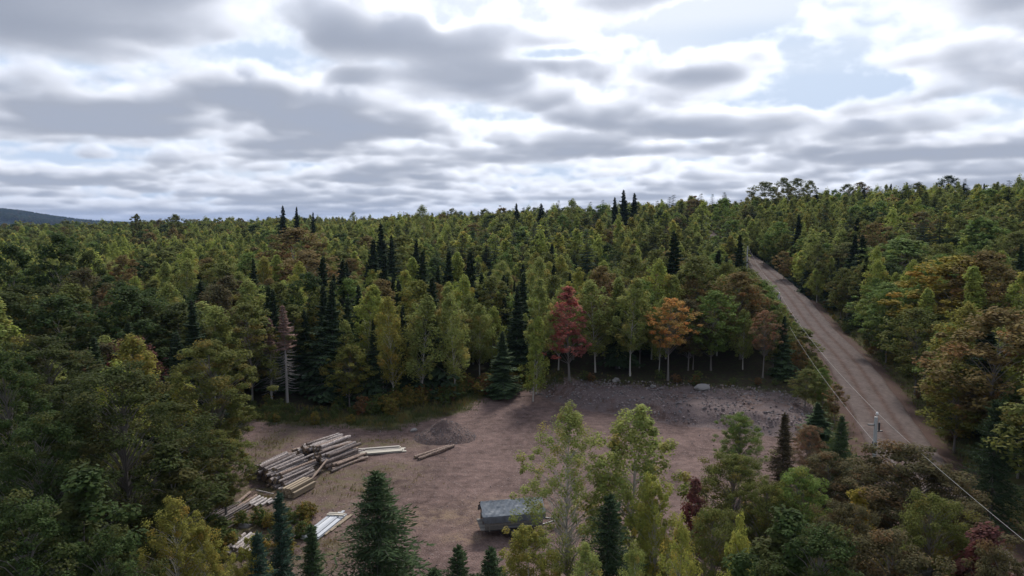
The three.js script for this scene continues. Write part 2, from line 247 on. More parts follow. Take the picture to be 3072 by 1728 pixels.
// ---------------------------------------------------------------- plant building
class Buf {
  constructor() { this.p = []; this.c = []; this.i = []; }
  v(x, y, z, c) { this.p.push(x, y, z); this.c.push(c[0], c[1], c[2]); return this.p.length / 3 - 1; }
  leaf(x, y, z, ax, ay, az, bx, by, bz, c) {   // a diamond: a = half length, b = half width
    const n = this.p.length / 3, fx = (ay * bz - az * by) * 0.5, q = Math.hypot(ax, ay, az) || 1, k = 0.35 / q;
    this.p.push(x - ax, y - ay, z - az, x + bx, y + by, z + bz, x + ax + fx * 0, y + ay, z + az, x - bx, y - by, z - bz);
    for (let m = 0; m < 4; m++) this.c.push(c[0], c[1], c[2]);
    this.i.push(n, n + 1, n + 2, n, n + 2, n + 3);
  }
  tube(pts, rad, sides, c) {
    const rows = [];
    pts.forEach((p, k) => {
      const a = pts[Math.max(0, k - 1)], b = pts[Math.min(pts.length - 1, k + 1)]; let dx = b[0] - a[0], dy = b[1] - a[1], dz = b[2] - a[2]; const l = Math.hypot(dx, dy, dz) || 1; dx /= l; dy /= l; dz /= l;
      let ux, uy, uz; if (Math.abs(dy) < 0.9) { ux = -dz; uy = 0; uz = dx; } else { ux = 0; uy = dz; uz = -dy; } const ul = Math.hypot(ux, uy, uz) || 1; ux /= ul; uy /= ul; uz /= ul;
      const vx = dy * uz - dz * uy, vy = dz * ux - dx * uz, vz = dx * uy - dy * ux, row = [];
      for (let s = 0; s < sides; s++) { const t = s / sides * Math.PI * 2, ca = Math.cos(t) * rad[k], sa = Math.sin(t) * rad[k]; row.push(this.v(p[0] + ux * ca + vx * sa, p[1] + uy * ca + vy * sa, p[2] + uz * ca + vz * sa, typeof c === 'function' ? c(p, t) : c)); }
      rows.push(row);
    });
    for (let k = 0; k < rows.length - 1; k++) for (let s = 0; s < sides; s++) { const t = (s + 1) % sides; this.i.push(rows[k][s], rows[k][t], rows[k + 1][s], rows[k][t], rows[k + 1][t], rows[k + 1][s]); }
  }
  geo() { const g = new THREE.BufferGeometry(); g.setAttribute('position', new THREE.Float32BufferAttribute(this.p, 3)); g.setAttribute('color', new THREE.Float32BufferAttribute(this.c, 3)); g.setIndex(this.i); return g; }
}
const unit = (r) => { const y = r() * 2 - 1, a = r() * Math.PI * 2, s = Math.sqrt(1 - y * y); return [Math.cos(a) * s, y, Math.sin(a) * s]; };
function scatterLeaf(B, r, x, y, z, nx, ny, nz, len, wid, c) {
  const l = Math.hypot(nx, ny, nz) || 1; nx /= l; ny /= l; nz /= l; const q = unit(r), d = q[0] * nx + q[1] * ny + q[2] * nz; let ax = q[0] - d * nx, ay = q[1] - d * ny, az = q[2] - d * nz; const al = Math.hypot(ax, ay, az) || 1; ax /= al; ay /= al; az /= al;
  const bx = ny * az - nz * ay, by = nz * ax - nx * az, bz = nx * ay - ny * ax;
  B.leaf(x, y, z, ax * len, ay * len, az * len, bx * wid, by * wid, bz * wid, c);
}
const domed = (t) => Math.sqrt(Math.max(0, 1 - ((t - 0.42) / 0.58) ** 2)) * (t < 0.42 ? 0.62 + 0.9 * t : 1);
const oval = (t) => Math.pow(Math.sin(Math.PI * Math.min(1, 0.1 + 0.9 * t) ** 0.85), 0.75);
const conic = (t) => (t < 0.22 ? 0.6 + 1.8 * t : 1) * Math.pow(Math.max(0, 1 - t), 0.72) * 1.1;
function broadleaf(seed, o) {
  const r = rng(seed), C = new Buf(), T = new Buf(), { h, rad, base, prof, clumps, per, leaf, lod } = o, lx = (r() - 0.5) * 0.9, lz = (r() - 0.5) * 0.9;
  const axis = (y) => { const t = y / h; return [lx * t * t + 0.12 * Math.sin(3 * t + seed), y, lz * t * t + 0.12 * Math.cos(2.3 * t + seed)]; };
  const bark = (p, t) => { const q = 0.85 + 0.3 * noise(p[1] * 2.2 + seed, t * 2); return [q, q, q]; };
  const tr = o.trunk ?? (lod ? 0.095 : 0.13);
  const tp = []; for (let k = 0; k <= 9; k++) tp.push(axis(-0.25 + (h * 0.9 + 0.25) * k / 9));
  T.tube(tp, tp.map((p, k) => tr * (1.25 * Math.exp(-k * 1.2) * 0.4 + Math.max(0.08, 1 - k / 9.4))), lod ? 5 : 7, bark);
  const spots = [];
  for (let k = 0; k < clumps; k++) {
    const t = (k + r()) / clumps, a = k * 2.39996 + r() * 1.2, y = base + (h - base) * (0.04 + 0.96 * t);
    const out = r() < 0.16 ? 1.22 : 1, lump = 0.82 + 0.8 * noise(Math.cos(a) * 1.3 + seed * 3.1, Math.sin(a) * 1.3 + t * 4), R = rad * prof(t) * lump * (0.4 + 0.6 * Math.sqrt(r())) * out;
    const [cx, , cz] = axis(y); spots.push([cx + Math.cos(a) * R, y + (r() - 0.5) * 0.5 + (t > 0.8 ? 0.09 * (h - base) * (r() - 0.35) : 0), cz + Math.sin(a) * R, a, R, out]);
  }
  const limbs = o.limbs ?? 0.6;
  spots.forEach(([x, y, z, a, R, out], k) => {
    if (r() < limbs) { const y0 = Math.max(base * 0.75, y - R * (0.9 + 0.5 * r())), s = axis(y0), e = [x, y - 0.1, z], m = [mixf(s[0], e[0], 0.45), mixf(s[1], e[1], 0.62), mixf(s[2], e[2], 0.45)]; const w = tr * (0.2 + 0.22 * Math.max(0, 1 - y / h)); T.tube([s, m, e], [w, w * 0.6, w * 0.18], lod ? 3 : 4, bark); }
    const rc = (o.clumpR ?? 0.27) * rad * (0.55 + 0.75 * r()) * (out > 1 ? 0.75 : 1), tint = 0.86 + 0.28 * r(), warm = r() < (o.warm ?? 0.18) ? 1.1 + 0.3 * r() : 0.94 + 0.12 * r(), n = Math.round(per * (0.65 + 0.7 * r()));
    for (let q = 0; q < n; q++) {
      const u = unit(r), m = rc * (0.25 + 0.75 * Math.sqrt(r())), px = x + u[0] * m, py = y + u[1] * m * (o.flat ?? 0.68), pz = z + u[2] * m;
      const g = tint * (0.8 + 0.4 * r()), hue = warm * (0.92 + 0.16 * r()), s = leaf * (0.65 + 0.7 * r());
      scatterLeaf(C, r, px, py, pz, u[0] * 0.5 + (r() - 0.5) * 1.1, 0.72 + u[1] * 0.4 + (r() - 0.5) * 0.7, u[2] * 0.5 + (r() - 0.5) * 1.1, s, s * 0.62, [g * hue, g, g * (0.85 + 0.3 * r())]);
    }
  });
  return { crown: C.geo(), trunk: T.geo(), h, r: rad };
}
function conifer(seed, o) {
  const r = rng(seed), C = new Buf(), T = new Buf(), { h, rad, base, lod } = o, lx = (r() - 0.5) * 0.35, lz = (r() - 0.5) * 0.35, tr = o.trunk ?? h * 0.013;
  const axis = (y) => { const t = y / h; return [lx * t * t, y, lz * t * t]; };
  const bark = (p, t) => { const q = 0.8 + 0.4 * noise(p[1] * 3 + seed, t * 2); return [q, q, q]; };
  const tp = []; for (let k = 0; k <= 8; k++) tp.push(axis(-0.25 + (h * (lod === 2 ? 0.95 : 1) + 0.2) * k / 8)); T.tube(tp, tp.map((p, k) => tr * Math.max(0.06, 1.15 - k / 7.6)), lod ? 5 : 7, bark);
  const N = Math.round((h - base) * (lod === 2 ? 9 : lod ? 19 : 24) * (o.dense ?? 1));
  for (let i = 0; i < N; i++) {
    {
      const t = Math.pow((i + r()) / N, 0.92) * 0.985, y = base + (h - base) * t, a = i * 2.39996 + (r() - 0.5) * 1.3, lump = 0.8 + 0.5 * noise(Math.cos(a) * 1.4 + seed, t * 4 + Math.sin(a) * 1.4);
      const L = (rad * Math.pow(1 - t, o.pow ?? 0.85) * (0.45 + 0.55 * Math.min(1, (t + 0.08) * 6)) * lump * (0.45 + 1.0 * r()) + (lod === 2 ? 0.36 : 0.07)) * (r() < 0.08 ? 1.3 : 1), rise = mixf(-0.3, 0.42, t * t) + (r() - 0.5) * 0.3, ca = Math.cos(a), sa = Math.sin(a), s0 = axis(y);
      const at = (s) => [s0[0] + ca * L * s, s0[1] + L * (rise * s - 0.22 * s + 0.34 * s * s * (1 - t * 0.5)), s0[2] + sa * L * s];
      T.tube([s0, at(0.5), at(0.9)], [tr * 0.16, tr * 0.1, tr * 0.04], 3, [0.8, 0.8, 0.8]);
      if (o.bare) { if (lod < 2) for (let q = 0; q < 4; q++) { const s = 0.3 + 0.6 * r(), p = at(s), sd_ = r() < 0.5 ? 1 : -1, l = L * 0.3 * (1.1 - s); T.tube([p, [p[0] + (ca * 0.5 - sa * 0.8 * sd_) * l, p[1] - 0.15 * l, p[2] + (sa * 0.5 + ca * 0.8 * sd_) * l]], [tr * 0.06, tr * 0.03], 3, [0.9, 0.9, 0.9]); } if (t < o.bare) continue; }
      const tint = 0.82 + 0.36 * r();
      const twigs = lod === 2 ? 2 : lod ? 4 : 6;
      for (let q = 0; q <= twigs; q++) for (const side of [-1, 1]) {
        const s = (q + 0.4 + 0.4 * r()) / (twigs + 1), p = at(Math.min(1, s)), l = (lod === 2 ? 0.62 : 0.46) * L * (1.08 - s) + 0.1, sp = 0.75 + 0.25 * r();
        const tip = q === twigs, dx = tip ? ca + side * -sa * 0.35 : ca * 0.62 - sa * side * sp, dz = tip ? sa + side * ca * 0.35 : sa * 0.62 + ca * side * sp, dy = rise * 0.5 - 0.12 - 0.25 * r() * (1 - t);
        const cc = (k) => { const g = tint * (0.78 + 0.44 * r()) * k; return [g, g, g * (0.9 + 0.2 * r())]; };
        if (lod) {
          const wd = lod === 2 ? Math.min(0.28 + 0.12 * l, 0.14 + 0.3 * L) : Math.min(0.13 + 0.1 * l, 0.05 + 0.3 * L) * (o.bare ? 0.4 : 1), x = p[0] + dx * l * 0.5, yy = p[1] + dy * l * 0.5, z = p[2] + dz * l * 0.5;
          C.leaf(x, yy, z, dx * l * 0.55, dy * l * 0.55, dz * l * 0.55, -dz * wd, (r() - 0.5) * 0.25 * wd, dx * wd, cc(1));
          if (lod === 1) C.leaf(x, yy - 0.05, z, dx * l * 0.5, dy * l * 0.5 - 0.03, dz * l * 0.5, -dz * wd * 0.25, -wd * 0.7, dx * wd * 0.25, cc(0.95));
        } else {
          const m = Math.max(3, Math.ceil(l / 0.075));
          for (let e = 0; e < m; e++) {
            const f = (e + r()) / m, g = unit(r), x = p[0] + dx * l * f, yy = p[1] + dy * l * f - 0.04 * r(), z = p[2] + dz * l * f, ll = 0.09 + 0.06 * r();
            C.leaf(x, yy, z, (dx * 0.8 + g[0] * 0.8) * ll, (dy * 0.5 + g[1] * 0.55 + 0.12) * ll, (dz * 0.8 + g[2] * 0.8) * ll, g[2] * 0.034, g[1] * 0.026 + 0.014, -g[0] * 0.034, cc(1));
          }
        }
      }
    }
  }
  if (!o.bare || o.bare < 1) for (let q = 0; q < (lod ? 5 : 16); q++) { const g = unit(r), y = h - 0.5 * r(); C.leaf(lx + g[0] * 0.05, y, lz + g[2] * 0.05, g[0] * 0.05, 0.16, g[2] * 0.05, g[2] * 0.05, 0, -g[0] * 0.05, [1, 1, 1]); }
  return { crown: C.geo(), trunk: T.geo(), h, r: rad };
}
// prototypes: lod 0 near (single leaves), 1 forest edge (leaf sprays), 2 far
const PROTO = { maple: [[], [], []], birch: [[], [], []], spruce: [[], [], []], dead: [[], [], []] };
const addM = (l, s, o) => PROTO.maple[l].push(broadleaf(s, { lod: l, prof: domed, ...o }));
const addB = (l, s, o) => PROTO.birch[l].push(broadleaf(s, { lod: l, prof: oval, flat: 1.05, clumpR: 0.3, trunk: 0.075, warm: 0.1, limbs: 0.5, ...o }));
const addS = (l, s, o) => PROTO.spruce[l].push(conifer(s, { lod: l, ...o }));
addM(0, 11, { h: 11.5, rad: 3.9, base: 2.4, clumps: 300, per: 150, leaf: 0.066, clumpR: 0.155, limbs: 0.8, flat: 0.55 });
addM(0, 12, { h: 10, rad: 3.0, base: 1.8, clumps: 230, per: 145, leaf: 0.066, clumpR: 0.165, limbs: 0.75, flat: 0.55 });
addM(0, 13, { h: 8, rad: 1.4, base: 1.2, clumps: 70, per: 110, leaf: 0.08, clumpR: 0.3, warm: 0.3, prof: oval });
addB(0, 21, { h: 9.8, rad: 2.6, base: 1.8, clumps: 260, per: 90, leaf: 0.048, clumpR: 0.125, limbs: 0.7 });
addB(0, 22, { h: 9.3, rad: 2.5, base: 1.4, clumps: 240, per: 90, leaf: 0.048, clumpR: 0.125, prof: oval, limbs: 0.7 });
addB(0, 23, { h: 6.5, rad: 1.7, base: 0.6, clumps: 180, per: 110, leaf: 0.05, clumpR: 0.17, prof: domed });
addS(0, 31, { h: 8.2, rad: 3.1, base: 0.4, pow: 0.9 });
addS(0, 32, { h: 8, rad: 1.05, base: 0.4, pow: 0.85, dense: 0.8 });
addS(0, 33, { h: 9, rad: 2.1, base: 0.5, pow: 0.95 });
for (const [s, h, rad, b, wm] of [[41, 11, 3.1, 2.6, 0.2], [42, 11.5, 2.5, 3.2, 0.3], [43, 10, 2.7, 2.0, 0.1], [44, 12, 2.1, 3.6, 0.25]]) addM(1, s, { h, rad, base: b, clumps: 110, per: 74, leaf: 0.125, clumpR: 0.21, warm: wm });
for (const [s, h, rad, b, pf] of [[51, 11, 1.9, 3.0, oval], [52, 10.5, 2.3, 2.4, oval], [53, 9.5, 1.7, 1.4, conic], [54, 11.5, 1.6, 4.2, oval]]) addB(1, s, { h, rad, base: b, clumps: 110, per: 74, leaf: 0.1, clumpR: 0.24, prof: pf });
for (const [s, h, rad, b, p] of [[61, 12.5, 2.8, 0.8, 1.1], [62, 12, 2.3, 1.8, 1.0], [63, 10, 2.6, 0.5, 1.15]]) addS(1, s, { h, rad, base: b, pow: p });
for (const [s, h, rad, b] of [[71, 10.5, 2.9, 1.8], [72, 11.5, 2.3, 2.4], [73, 10, 2.5, 1.4]]) addM(2, s, { h, rad, base: b, clumps: 64, per: 30, leaf: 0.24, clumpR: 0.24, limbs: 0.2 });
for (const [s, h, rad, b, pf] of [[81, 10.5, 1.9, 1.8, oval], [82, 10, 2.2, 1.4, oval], [83, 9.5, 1.7, 1.0, conic]]) addB(2, s, { h, rad, base: b, clumps: 64, per: 28, leaf: 0.2, clumpR: 0.27, limbs: 0.15, prof: pf });
for (const [s, h, rad, b, p] of [[91, 12.5, 2.7, 0.8, 1.0], [92, 12, 2.2, 1, 0.95], [93, 11, 2.8, 0.5, 1.0]]) addS(2, s, { h, rad, base: b, pow: p });
PROTO.thin = [[], [broadleaf(46, { lod: 1, h: 11, rad: 2.6, base: 2.8, prof: (t) => (t < 0.15 ? 0.6 + 2.6 * t : 1) * Math.pow(Math.max(0, 1 - t), 0.8) * 1.1, clumps: 120, per: 46, leaf: 0.105, clumpR: 0.17, warm: 0.3 }), broadleaf(47, { lod: 1, h: 10.5, rad: 2.4, base: 4.4, prof: domed, clumps: 105, per: 48, leaf: 0.105, clumpR: 0.19, warm: 0.35, limbs: 0.9 })], []];
PROTO.dead[1].push(conifer(95, { h: 12, rad: 1.7, base: 1.2, lod: 1, bare: 0.55, trunk: 0.16, pow: 0.7 }), conifer(96, { h: 11, rad: 1.5, base: 1.5, lod: 1, bare: 0.5, trunk: 0.13, pow: 0.7 }));
console.log('plants', Math.round(performance.now()));

const TONE = {
  maple: { d: [0.05, 0.076, 0.022], k: [0.056, 0.07, 0.02], o: [0.122, 0.132, 0.034], v: [0.145, 0.145, 0.03], l: [0.13, 0.182, 0.042], n: [0.092, 0.08, 0.036], p: [0.12, 0.05, 0.042], y: [0.24, 0.19, 0.03], r: [0.17, 0.124, 0.045], red: [0.34, 0.125, 0.1], org: [0.36, 0.225, 0.065], q: [0.2, 0.13, 0.07] },  // k: olive darkened, cloud shadow put into the near-left maple leaf colour
  birch: { g: [0.225, 0.25, 0.068], y: [0.28, 0.28, 0.06], o: [0.225, 0.21, 0.045], l: [0.26, 0.295, 0.064] },
  spruce: { g: [0.055, 0.084, 0.036], b: [0.044, 0.074, 0.05], d: [0.042, 0.066, 0.031], n: [0.085, 0.068, 0.038] },
  dead: { x: [0.24, 0.15, 0.125] },
};
const leafMat = {};
for (const k in TONE) for (const t in TONE[k]) leafMat[k + t] = new THREE.MeshPhysicalMaterial({ name: k + ' ' + t, color: lin(...TONE[k][t]), vertexColors: true, roughness: 0.95, specularIntensity: 0.12, side: THREE.DoubleSide, ...(k === 'dead' ? {} : { transmission: k === 'spruce' ? 0.2 : 0.4, thickness: 0 }) });
const barkMat = { maple: std([0.17, 0.15, 0.135], 0.95, { vertexColors: true }), birch: std([0.42, 0.39, 0.35], 0.85, { vertexColors: true }), spruce: std([0.13, 0.11, 0.095], 0.95, { vertexColors: true }), dead: std([0.36, 0.33, 0.31], 0.95, { vertexColors: true }) };
const treeName = { maple: 'maple_tree', birch: 'birch_tree', spruce: 'spruce_tree', dead: 'dead_spruce_tree' };
function pick(kind, lod, aspect, q) { const list = PROTO[kind][lod].map((p, i) => [Math.abs(Math.log(p.h / p.r / aspect)) + 0.35 * ((q * 7.3 + i * 0.618) % 1), p]).sort((a, b) => a[0] - b[0]); return list[0][1]; }
function tree(kind, tone, lod, x, z, h, r, turn, label, group, q = 0) {
  if (kind === 'dead') lod = 1;
  const p = tone === 'red' ? PROTO.thin[1][0] : lod === 1 && (tone === 'org' || tone === 'q') ? PROTO.thin[1][1] : pick(kind, lod, h / r, q), g = thing(treeName[kind], label, 'tree', [x, H(x, z) - 0.05, z], group);
  part('trunk', p.trunk, barkMat[kind], g); part('crown', p.crown, leafMat[kind + tone], g);
  g.scale.set(r / p.r, h / p.h, r / p.r); g.rotation.y = turn;
  return g;
}

// x, z, height of the top, crown radius, kind, tone, label
const HEROES = [
[-6.4,-33,7.8,3.7,'spruce','g','large dark spruce with two leaders beside the white board stack'],
[-10.0,-30,8.0,1.35,'spruce','b','slender blue-green spruce in front of the short pale logs'],
[-9.9,-27,7.5,1.5,'spruce','b','small blunt spruce at the picture bottom below the pole stack'],
[-8.4,-29,7.0,1.5,'spruce','g','spruce standing just in front of the white board stack'],
[-2.2,-27,7.0,1.9,'spruce','g','small pointed spruce below the trailer, one of two, farther from the birch'],
[-0.9,-27,6.9,2.1,'spruce','g','small pointed spruce below the trailer, one of two, nearer the birch'],
[-2.9,-25,7.1,1.8,'spruce','g','lowest spruce tip at the bottom edge beside the large dark spruce'],
[3.0,-36,9.7,2.6,'birch','g','tall green birch rising in front of the covered trailer'],
[6.2,-37,9.4,2.6,'birch','g','pale yellow-green birch with forked tops beside the covered trailer'],
[6.9,-33,7.2,1.3,'birch','y','low yellow-green birch over the bare gravel, right of the trailer'],
[0.8,-31,5.8,1.4,'birch','o','small golden-green birch reaching over the trailer wheel'],
[4.1,-30,7.9,2.4,'spruce','d','dark spruce growing up inside the foreground birches'],
[-14.1,-29,7.7,1.9,'birch','o','rounded golden-green birch at the bottom left below the logs'],
[-10.5,-27,6.7,1.1,'birch','o','low golden-green birch bush among the small spruces'],
[5.9,-24,8.9,1.1,'birch','y','bright yellow-green birch at the bottom edge below the red sapling'],
[7.5,-23,9.1,0.7,'birch','y','narrow bright yellow-green birch tip at the bottom edge'],
[8.5,-33,7.3,0.8,'maple','p','dark red maple sapling at the edge of the bare gravel'],
[11.5,-36,7.3,2.2,'maple','o','olive maple with tan tips beside the dark red sapling'],
[13.6,-33,7.8,1.7,'maple','l','bright green maple top in the foreground thicket below the road'],
[16.3,-50,5.8,1.7,'maple','l','small green maple in front of the gravel bank'],
[18.6,-48,6.6,1.6,'spruce','n','brownish spruce in front of the gravel bank'],
[23.4,-50,5.9,1.7,'spruce','g','green spruce beside the road near the first utility pole'],
[18.2,-40,6.3,2.1,'maple','n','russet maple below the green roadside spruce'],
[19.7,-34,8.5,3.2,'maple','n','wide russet maple through which the overhead wires pass'],
[16.6,-33,6.8,1.1,'maple','y','small yellow maple among the russet foreground maples'],
[18.9,-29,7.5,2.2,'maple','n','russet maple in the bottom right corner below the wires'],
[10.9,-25,8.4,2.2,'maple','d','dark green maple at the bottom edge of the thicket'],
[13.9,-25,8.2,2.2,'maple','n','low russet maple at the bottom edge of the thicket'],
[17.2,-24,7.9,1.5,'maple','n','lowest russet maple tip in the bottom right corner'],
[-19.7,-36,11.8,4.0,'maple','k','large spreading olive maple with bare grey limbs at left'],
[-21.2,-50,10.9,3.3,'maple','o','tall yellow-olive maple at the left rim of the clearing'],
[-32.4,-50,11.2,4.0,'maple','k','broad olive maple behind the large spreading one'],
[-33.0,-62,9.4,2.7,'maple','p','dull red maple crown above the large spreading maple'],
[-16.9,-24,9.5,2.2,'maple','d','dark green maple filling the bottom left corner'],
[-27.0,-38,12.3,2.7,'maple','d','dark maple at the left picture edge'],
[-16.6,-27,9.9,1.9,'maple','d','dark low maple under the large spreading one'],
[-41.2,-65,12.6,4.0,'maple','d','dark green maple crown at left below the tall dark pair'],
[-56.0,-88,17.4,3.7,'maple','d','tall dark maple near the left edge, the higher of a pair'],
[-61.0,-88,16.5,3.9,'maple','d','tall dark maple at the left edge, the lower of a pair'],
[-58.2,-98,15.2,3.0,'maple','k','olive maple beside the tall dark pair'],
[-50.4,-95,9.8,2.1,'birch','l','bright lime birch, left of a pair above the mixed left wood'],
[-49.4,-97,9.3,1.7,'birch','l','bright lime birch, right of a pair above the mixed left wood'],
[-45.2,-80,8.5,1.4,'birch','g','cone shaped pale birch in the left wood'],
[-33.1,-78,10.6,3.5,'birch','g','broad rounded green birch in the left wood'],
[-38.1,-80,10.3,2.3,'maple','o','olive round maple beside the broad green birch'],
[-31.7,-88,12.2,2.9,'birch','g','green birch behind the dead spruces'],
[-29.8,-92,11.4,2.5,'maple','o','olive maple directly behind the dead spruces'],
[-42.7,-140,18.0,7.4,'maple','r','large olive-orange maple crown standing above the left wood'],
[-35.5,-125,14.0,5.9,'maple','r','orange tinged maple below the large olive-orange crown'],
[-25.9,-76,9.4,1.3,'dead','x','shorter dead reddish spruce, left of a pair'],
[-23.9,-75,11.0,1.5,'dead','x','taller dead grey spruce, right of a pair'],
[-18.1,-78,11.5,2.1,'spruce','g','green spruce at the forest edge behind the log pile'],
[-22.5,-95,14.8,2.5,'spruce','d','tall black-green spruce behind the log pile'],
[-23.0,-118,16.9,3.1,'spruce','d','tallest black-green spruce of the dark central clump'],
[-14.1,-90,12.5,2.0,'spruce','d','dark spruce beside the golden birches'],
[-24.9,-138,19.5,3.1,'spruce','d','dark spruce top at the back of the central clump'],
[-19.1,-142,16.4,2.4,'spruce','d','slim dark spruce right of the central clump'],
[-17.9,-84,12.3,2.0,'spruce','d','dark spruce in the middle of the central clump'],
[-21.7,-130,17.4,2.3,'spruce','d','pointed dark spruce in the central clump'],
[-21.2,-83,10.5,2.0,'spruce','d','dark spruce on the left side of the central clump'],
[-14.4,-74,9.6,1.2,'spruce','d','short dark spruce at the foot of the central clump'],
[-12.5,-74,11.4,1.9,'birch','o','golden-olive birch at the forest edge, left of three'],
[-9.7,-76,11.4,2.5,'birch','g','green-olive birch at the forest edge, middle of three'],
[-6.2,-77,11.5,2.0,'birch','g','leaning green birch with a white trunk at the forest edge'],
[-14.1,-105,14.0,2.2,'birch','l','lime birch above the three edge birches'],
[-8.6,-112,14.6,2.3,'birch','l','lime birch right of the dark central clump'],
[-1.1,-79,7.6,1.9,'spruce','g','young spruce at the head of the clearing'],
[2.8,-80,12.8,1.5,'birch','g','narrow green birch left of the red maple'],
[2.4,-77,9.2,1.4,'birch','l','small lime birch left of the red maple'],
[6.5,-81,12.1,3.3,'maple','red','bright red maple behind the clearing'],
[9.0,-97,13.1,1.4,'birch','y','round yellow birch above the red maple'],
[9.9,-84,12.4,2.7,'birch','g','green birch just right of the red maple'],
[13.1,-86,12.7,1.9,'birch','g','green birch between the red and the orange maple'],
[13.8,-82,12.9,2.0,'birch','g','white trunked birch leaning left of the orange maple'],
[17.5,-80,10.9,2.7,'maple','org','orange maple with a pale forked trunk behind the clearing'],
[19.5,-94,12.5,1.7,'maple','p','dusky red maple crown above the orange maple'],
[23.1,-92,12.7,2.2,'maple','r','orange topped maple right of the dusky red crown'],
[23.7,-84,11.3,2.9,'maple','l','green maple right of the orange maple'],
[28.5,-89,13.1,3.7,'maple','r','brown-orange maple beside the second utility pole'],
[28.3,-80,9.6,1.8,'maple','q','slim pinkish maple with a pale trunk by the road bank'],
[34.7,-86,6.6,2.4,'maple','o','olive maple on the near road verge'],
[12.7,-86,13.3,1.7,'spruce','g','tall spruce with a bare grey trunk behind the clearing'],
[65.8,-165,21.5,2.6,'spruce','d','tall dark spruce right of the road on the hill'],
[72.6,-152,20.7,2.7,'spruce','d','broad dark spruce in the hillside maples'],
[96.5,-230,28.6,2.8,'spruce','d','dark spruce high on the hill, left of two'],
[100.1,-222,25.6,2.7,'spruce','d','dark spruce high on the hill, right of two'],
[65.1,-120,16.5,7.0,'maple','l','big round green maple on the hillside'],
[66.2,-142,15.4,4.7,'maple','o','olive maple on the hill beside the broad spruce'],
[53.0,-86,14.9,5.9,'maple','y','large yellow-orange maple on the right hillside'],
[54.5,-82,15.9,4.5,'maple','r','orange-brown maple at the right edge'],
[39.5,-58,12.3,4.5,'maple','r','orange tipped maple at the right edge above the dark spruce'],
[31.7,-46,8.0,2.5,'spruce','d','dark spruce at the right edge beside the road'],
[50.2,-96,11.3,3.9,'maple','l','light green maple over the road bank'],
[44.4,-78,10.0,3.2,'maple','o','olive green maple over the road bank'],
[38.0,-60,7.4,3.0,'maple','v','yellow-green maple over the road near the right edge'],
[-73.5,-232,25.1,1.9,'spruce','d','skyline spruce, tallest of three on the left'],
[-70.5,-236,24.8,2.0,'spruce','d','skyline spruce, middle of three on the left'],
[-67.8,-246,23.2,1.8,'spruce','d','skyline spruce, lowest of three on the left'],
[-122.4,-262,21.8,3.0,'maple','o','lone round tree top on the left skyline'],
[-146.4,-282,22.4,2.3,'maple','o','thin tree top on the left skyline'],
[37.5,-242,30.5,2.8,'spruce','d','highest dark spruce on the central skyline'],
[41.6,-246,29.7,2.6,'spruce','d','dark spruce beside the highest one on the central skyline'],
[34.3,-240,28.0,2.3,'spruce','d','lower dark spruce left of the highest one on the central skyline'],
[1.7,-262,26.7,1.7,'spruce','d','thin dark spruce on the middle skyline'],
[10.3,-252,26.3,2.9,'spruce','d','bushy dark spruce on the middle skyline'],
[20.2,-242,26.9,2.8,'birch','g','pale birch top on the middle skyline'],
[-30.5,-252,25.0,2.9,'birch','g','pale birch top on the skyline left of the middle'],
[95.0,-272,34.4,5.6,'maple','o','round maple at the left end of the hill crest'],
[105.4,-281,36.5,3.3,'maple','o','tall ragged maple on the hill crest, left of a row'],
[111.9,-285,36.5,3.9,'maple','o','tall ragged maple on the hill crest, second in a row'],
[119.6,-290,36.0,2.6,'maple','o','slim ragged maple on the hill crest, third in a row'],
[134.9,-292,34.7,3.4,'maple','o','low ragged maple on the middle of the hill crest'],
[142.5,-296,35.7,3.4,'maple','r','brownish ragged maple on the middle of the hill crest'],
[156.7,-300,35.6,2.0,'spruce','d','thin spruce on the hill crest, left of three'],
[163.7,-300,36.2,2.0,'spruce','d','thin spruce on the hill crest, beside a round maple'],
[169.3,-302,35.7,3.8,'maple','o','round maple between the thin crest spruces'],
[175.5,-300,36.2,2.0,'spruce','d','thin spruce left of the highest crest tree'],
[184.8,-306,38.9,4.6,'maple','d','highest dark round tree on the hill crest'],
[188.3,-302,36.0,1.7,'spruce','d','thin spruce right of the highest crest tree'],
[203.6,-312,36.4,2.1,'spruce','d','lone spruce at the right end of the hill crest'],
[12.1,-33,7.2,1.6,'maple','o','olive maple squeezed between two foreground maples at right'],
[19.7,-38,6.3,2.1,'maple','n','brown maple directly under the nearest utility pole'],
[20.7,-33,7.7,1.9,'maple','n','russet maple overhanging the road at right'],
[8.3,-29,7.4,1.6,'maple','o','olive maple leaning over the dark red sapling'],
[10.4,-27,8.3,1.6,'maple','d','dark green maple below the bright green top'],
[13.6,-28,7.9,1.8,'maple','n','brown leaved maple in the middle of the thicket'],
[16.8,-28,8.4,1.9,'maple','o','olive-brown maple in the middle of the right thicket'],
[17.8,-26,8.1,1.4,'maple','p','dusky red maple near the bottom right corner'],
[7.5,-22,8.9,1.2,'maple','d','dark maple at the bottom edge beside the narrow birch'],
[4.5,-25,7.6,1.2,'birch','g','green birch at the bottom edge under the dark spruce'],
[3.0,-27,6.8,1.3,'birch','g','low green birch at the bottom edge left of the dark spruce'],
[22.1,-52,4.4,1.3,'maple','q','thin tan maple in front of the gravel bank'],
[27.0,-62,3.8,1.5,'spruce','g','green spruce between the gravel bank and the road'],
[30.0,-72,4.6,1.6,'maple','o','olive bush at the end of the gravel bank'],
[-13.6,-30,6.3,1.4,'birch','o','golden birch bush behind the rounded golden birch'],
[-21.5,-32,10.5,2.3,'maple','d','dark maple low on the left behind the large limbs'],
[-16.6,-34,8.6,1.7,'maple','k','olive maple under the right flank of the large spreading maple'],
[-19.0,-46,5.8,1.7,'maple','o','lower yellow-olive branches at the left rim of the clearing'],
[-14.9,-25,8.2,1.8,'maple','d','lowest dark maple at the bottom left'],
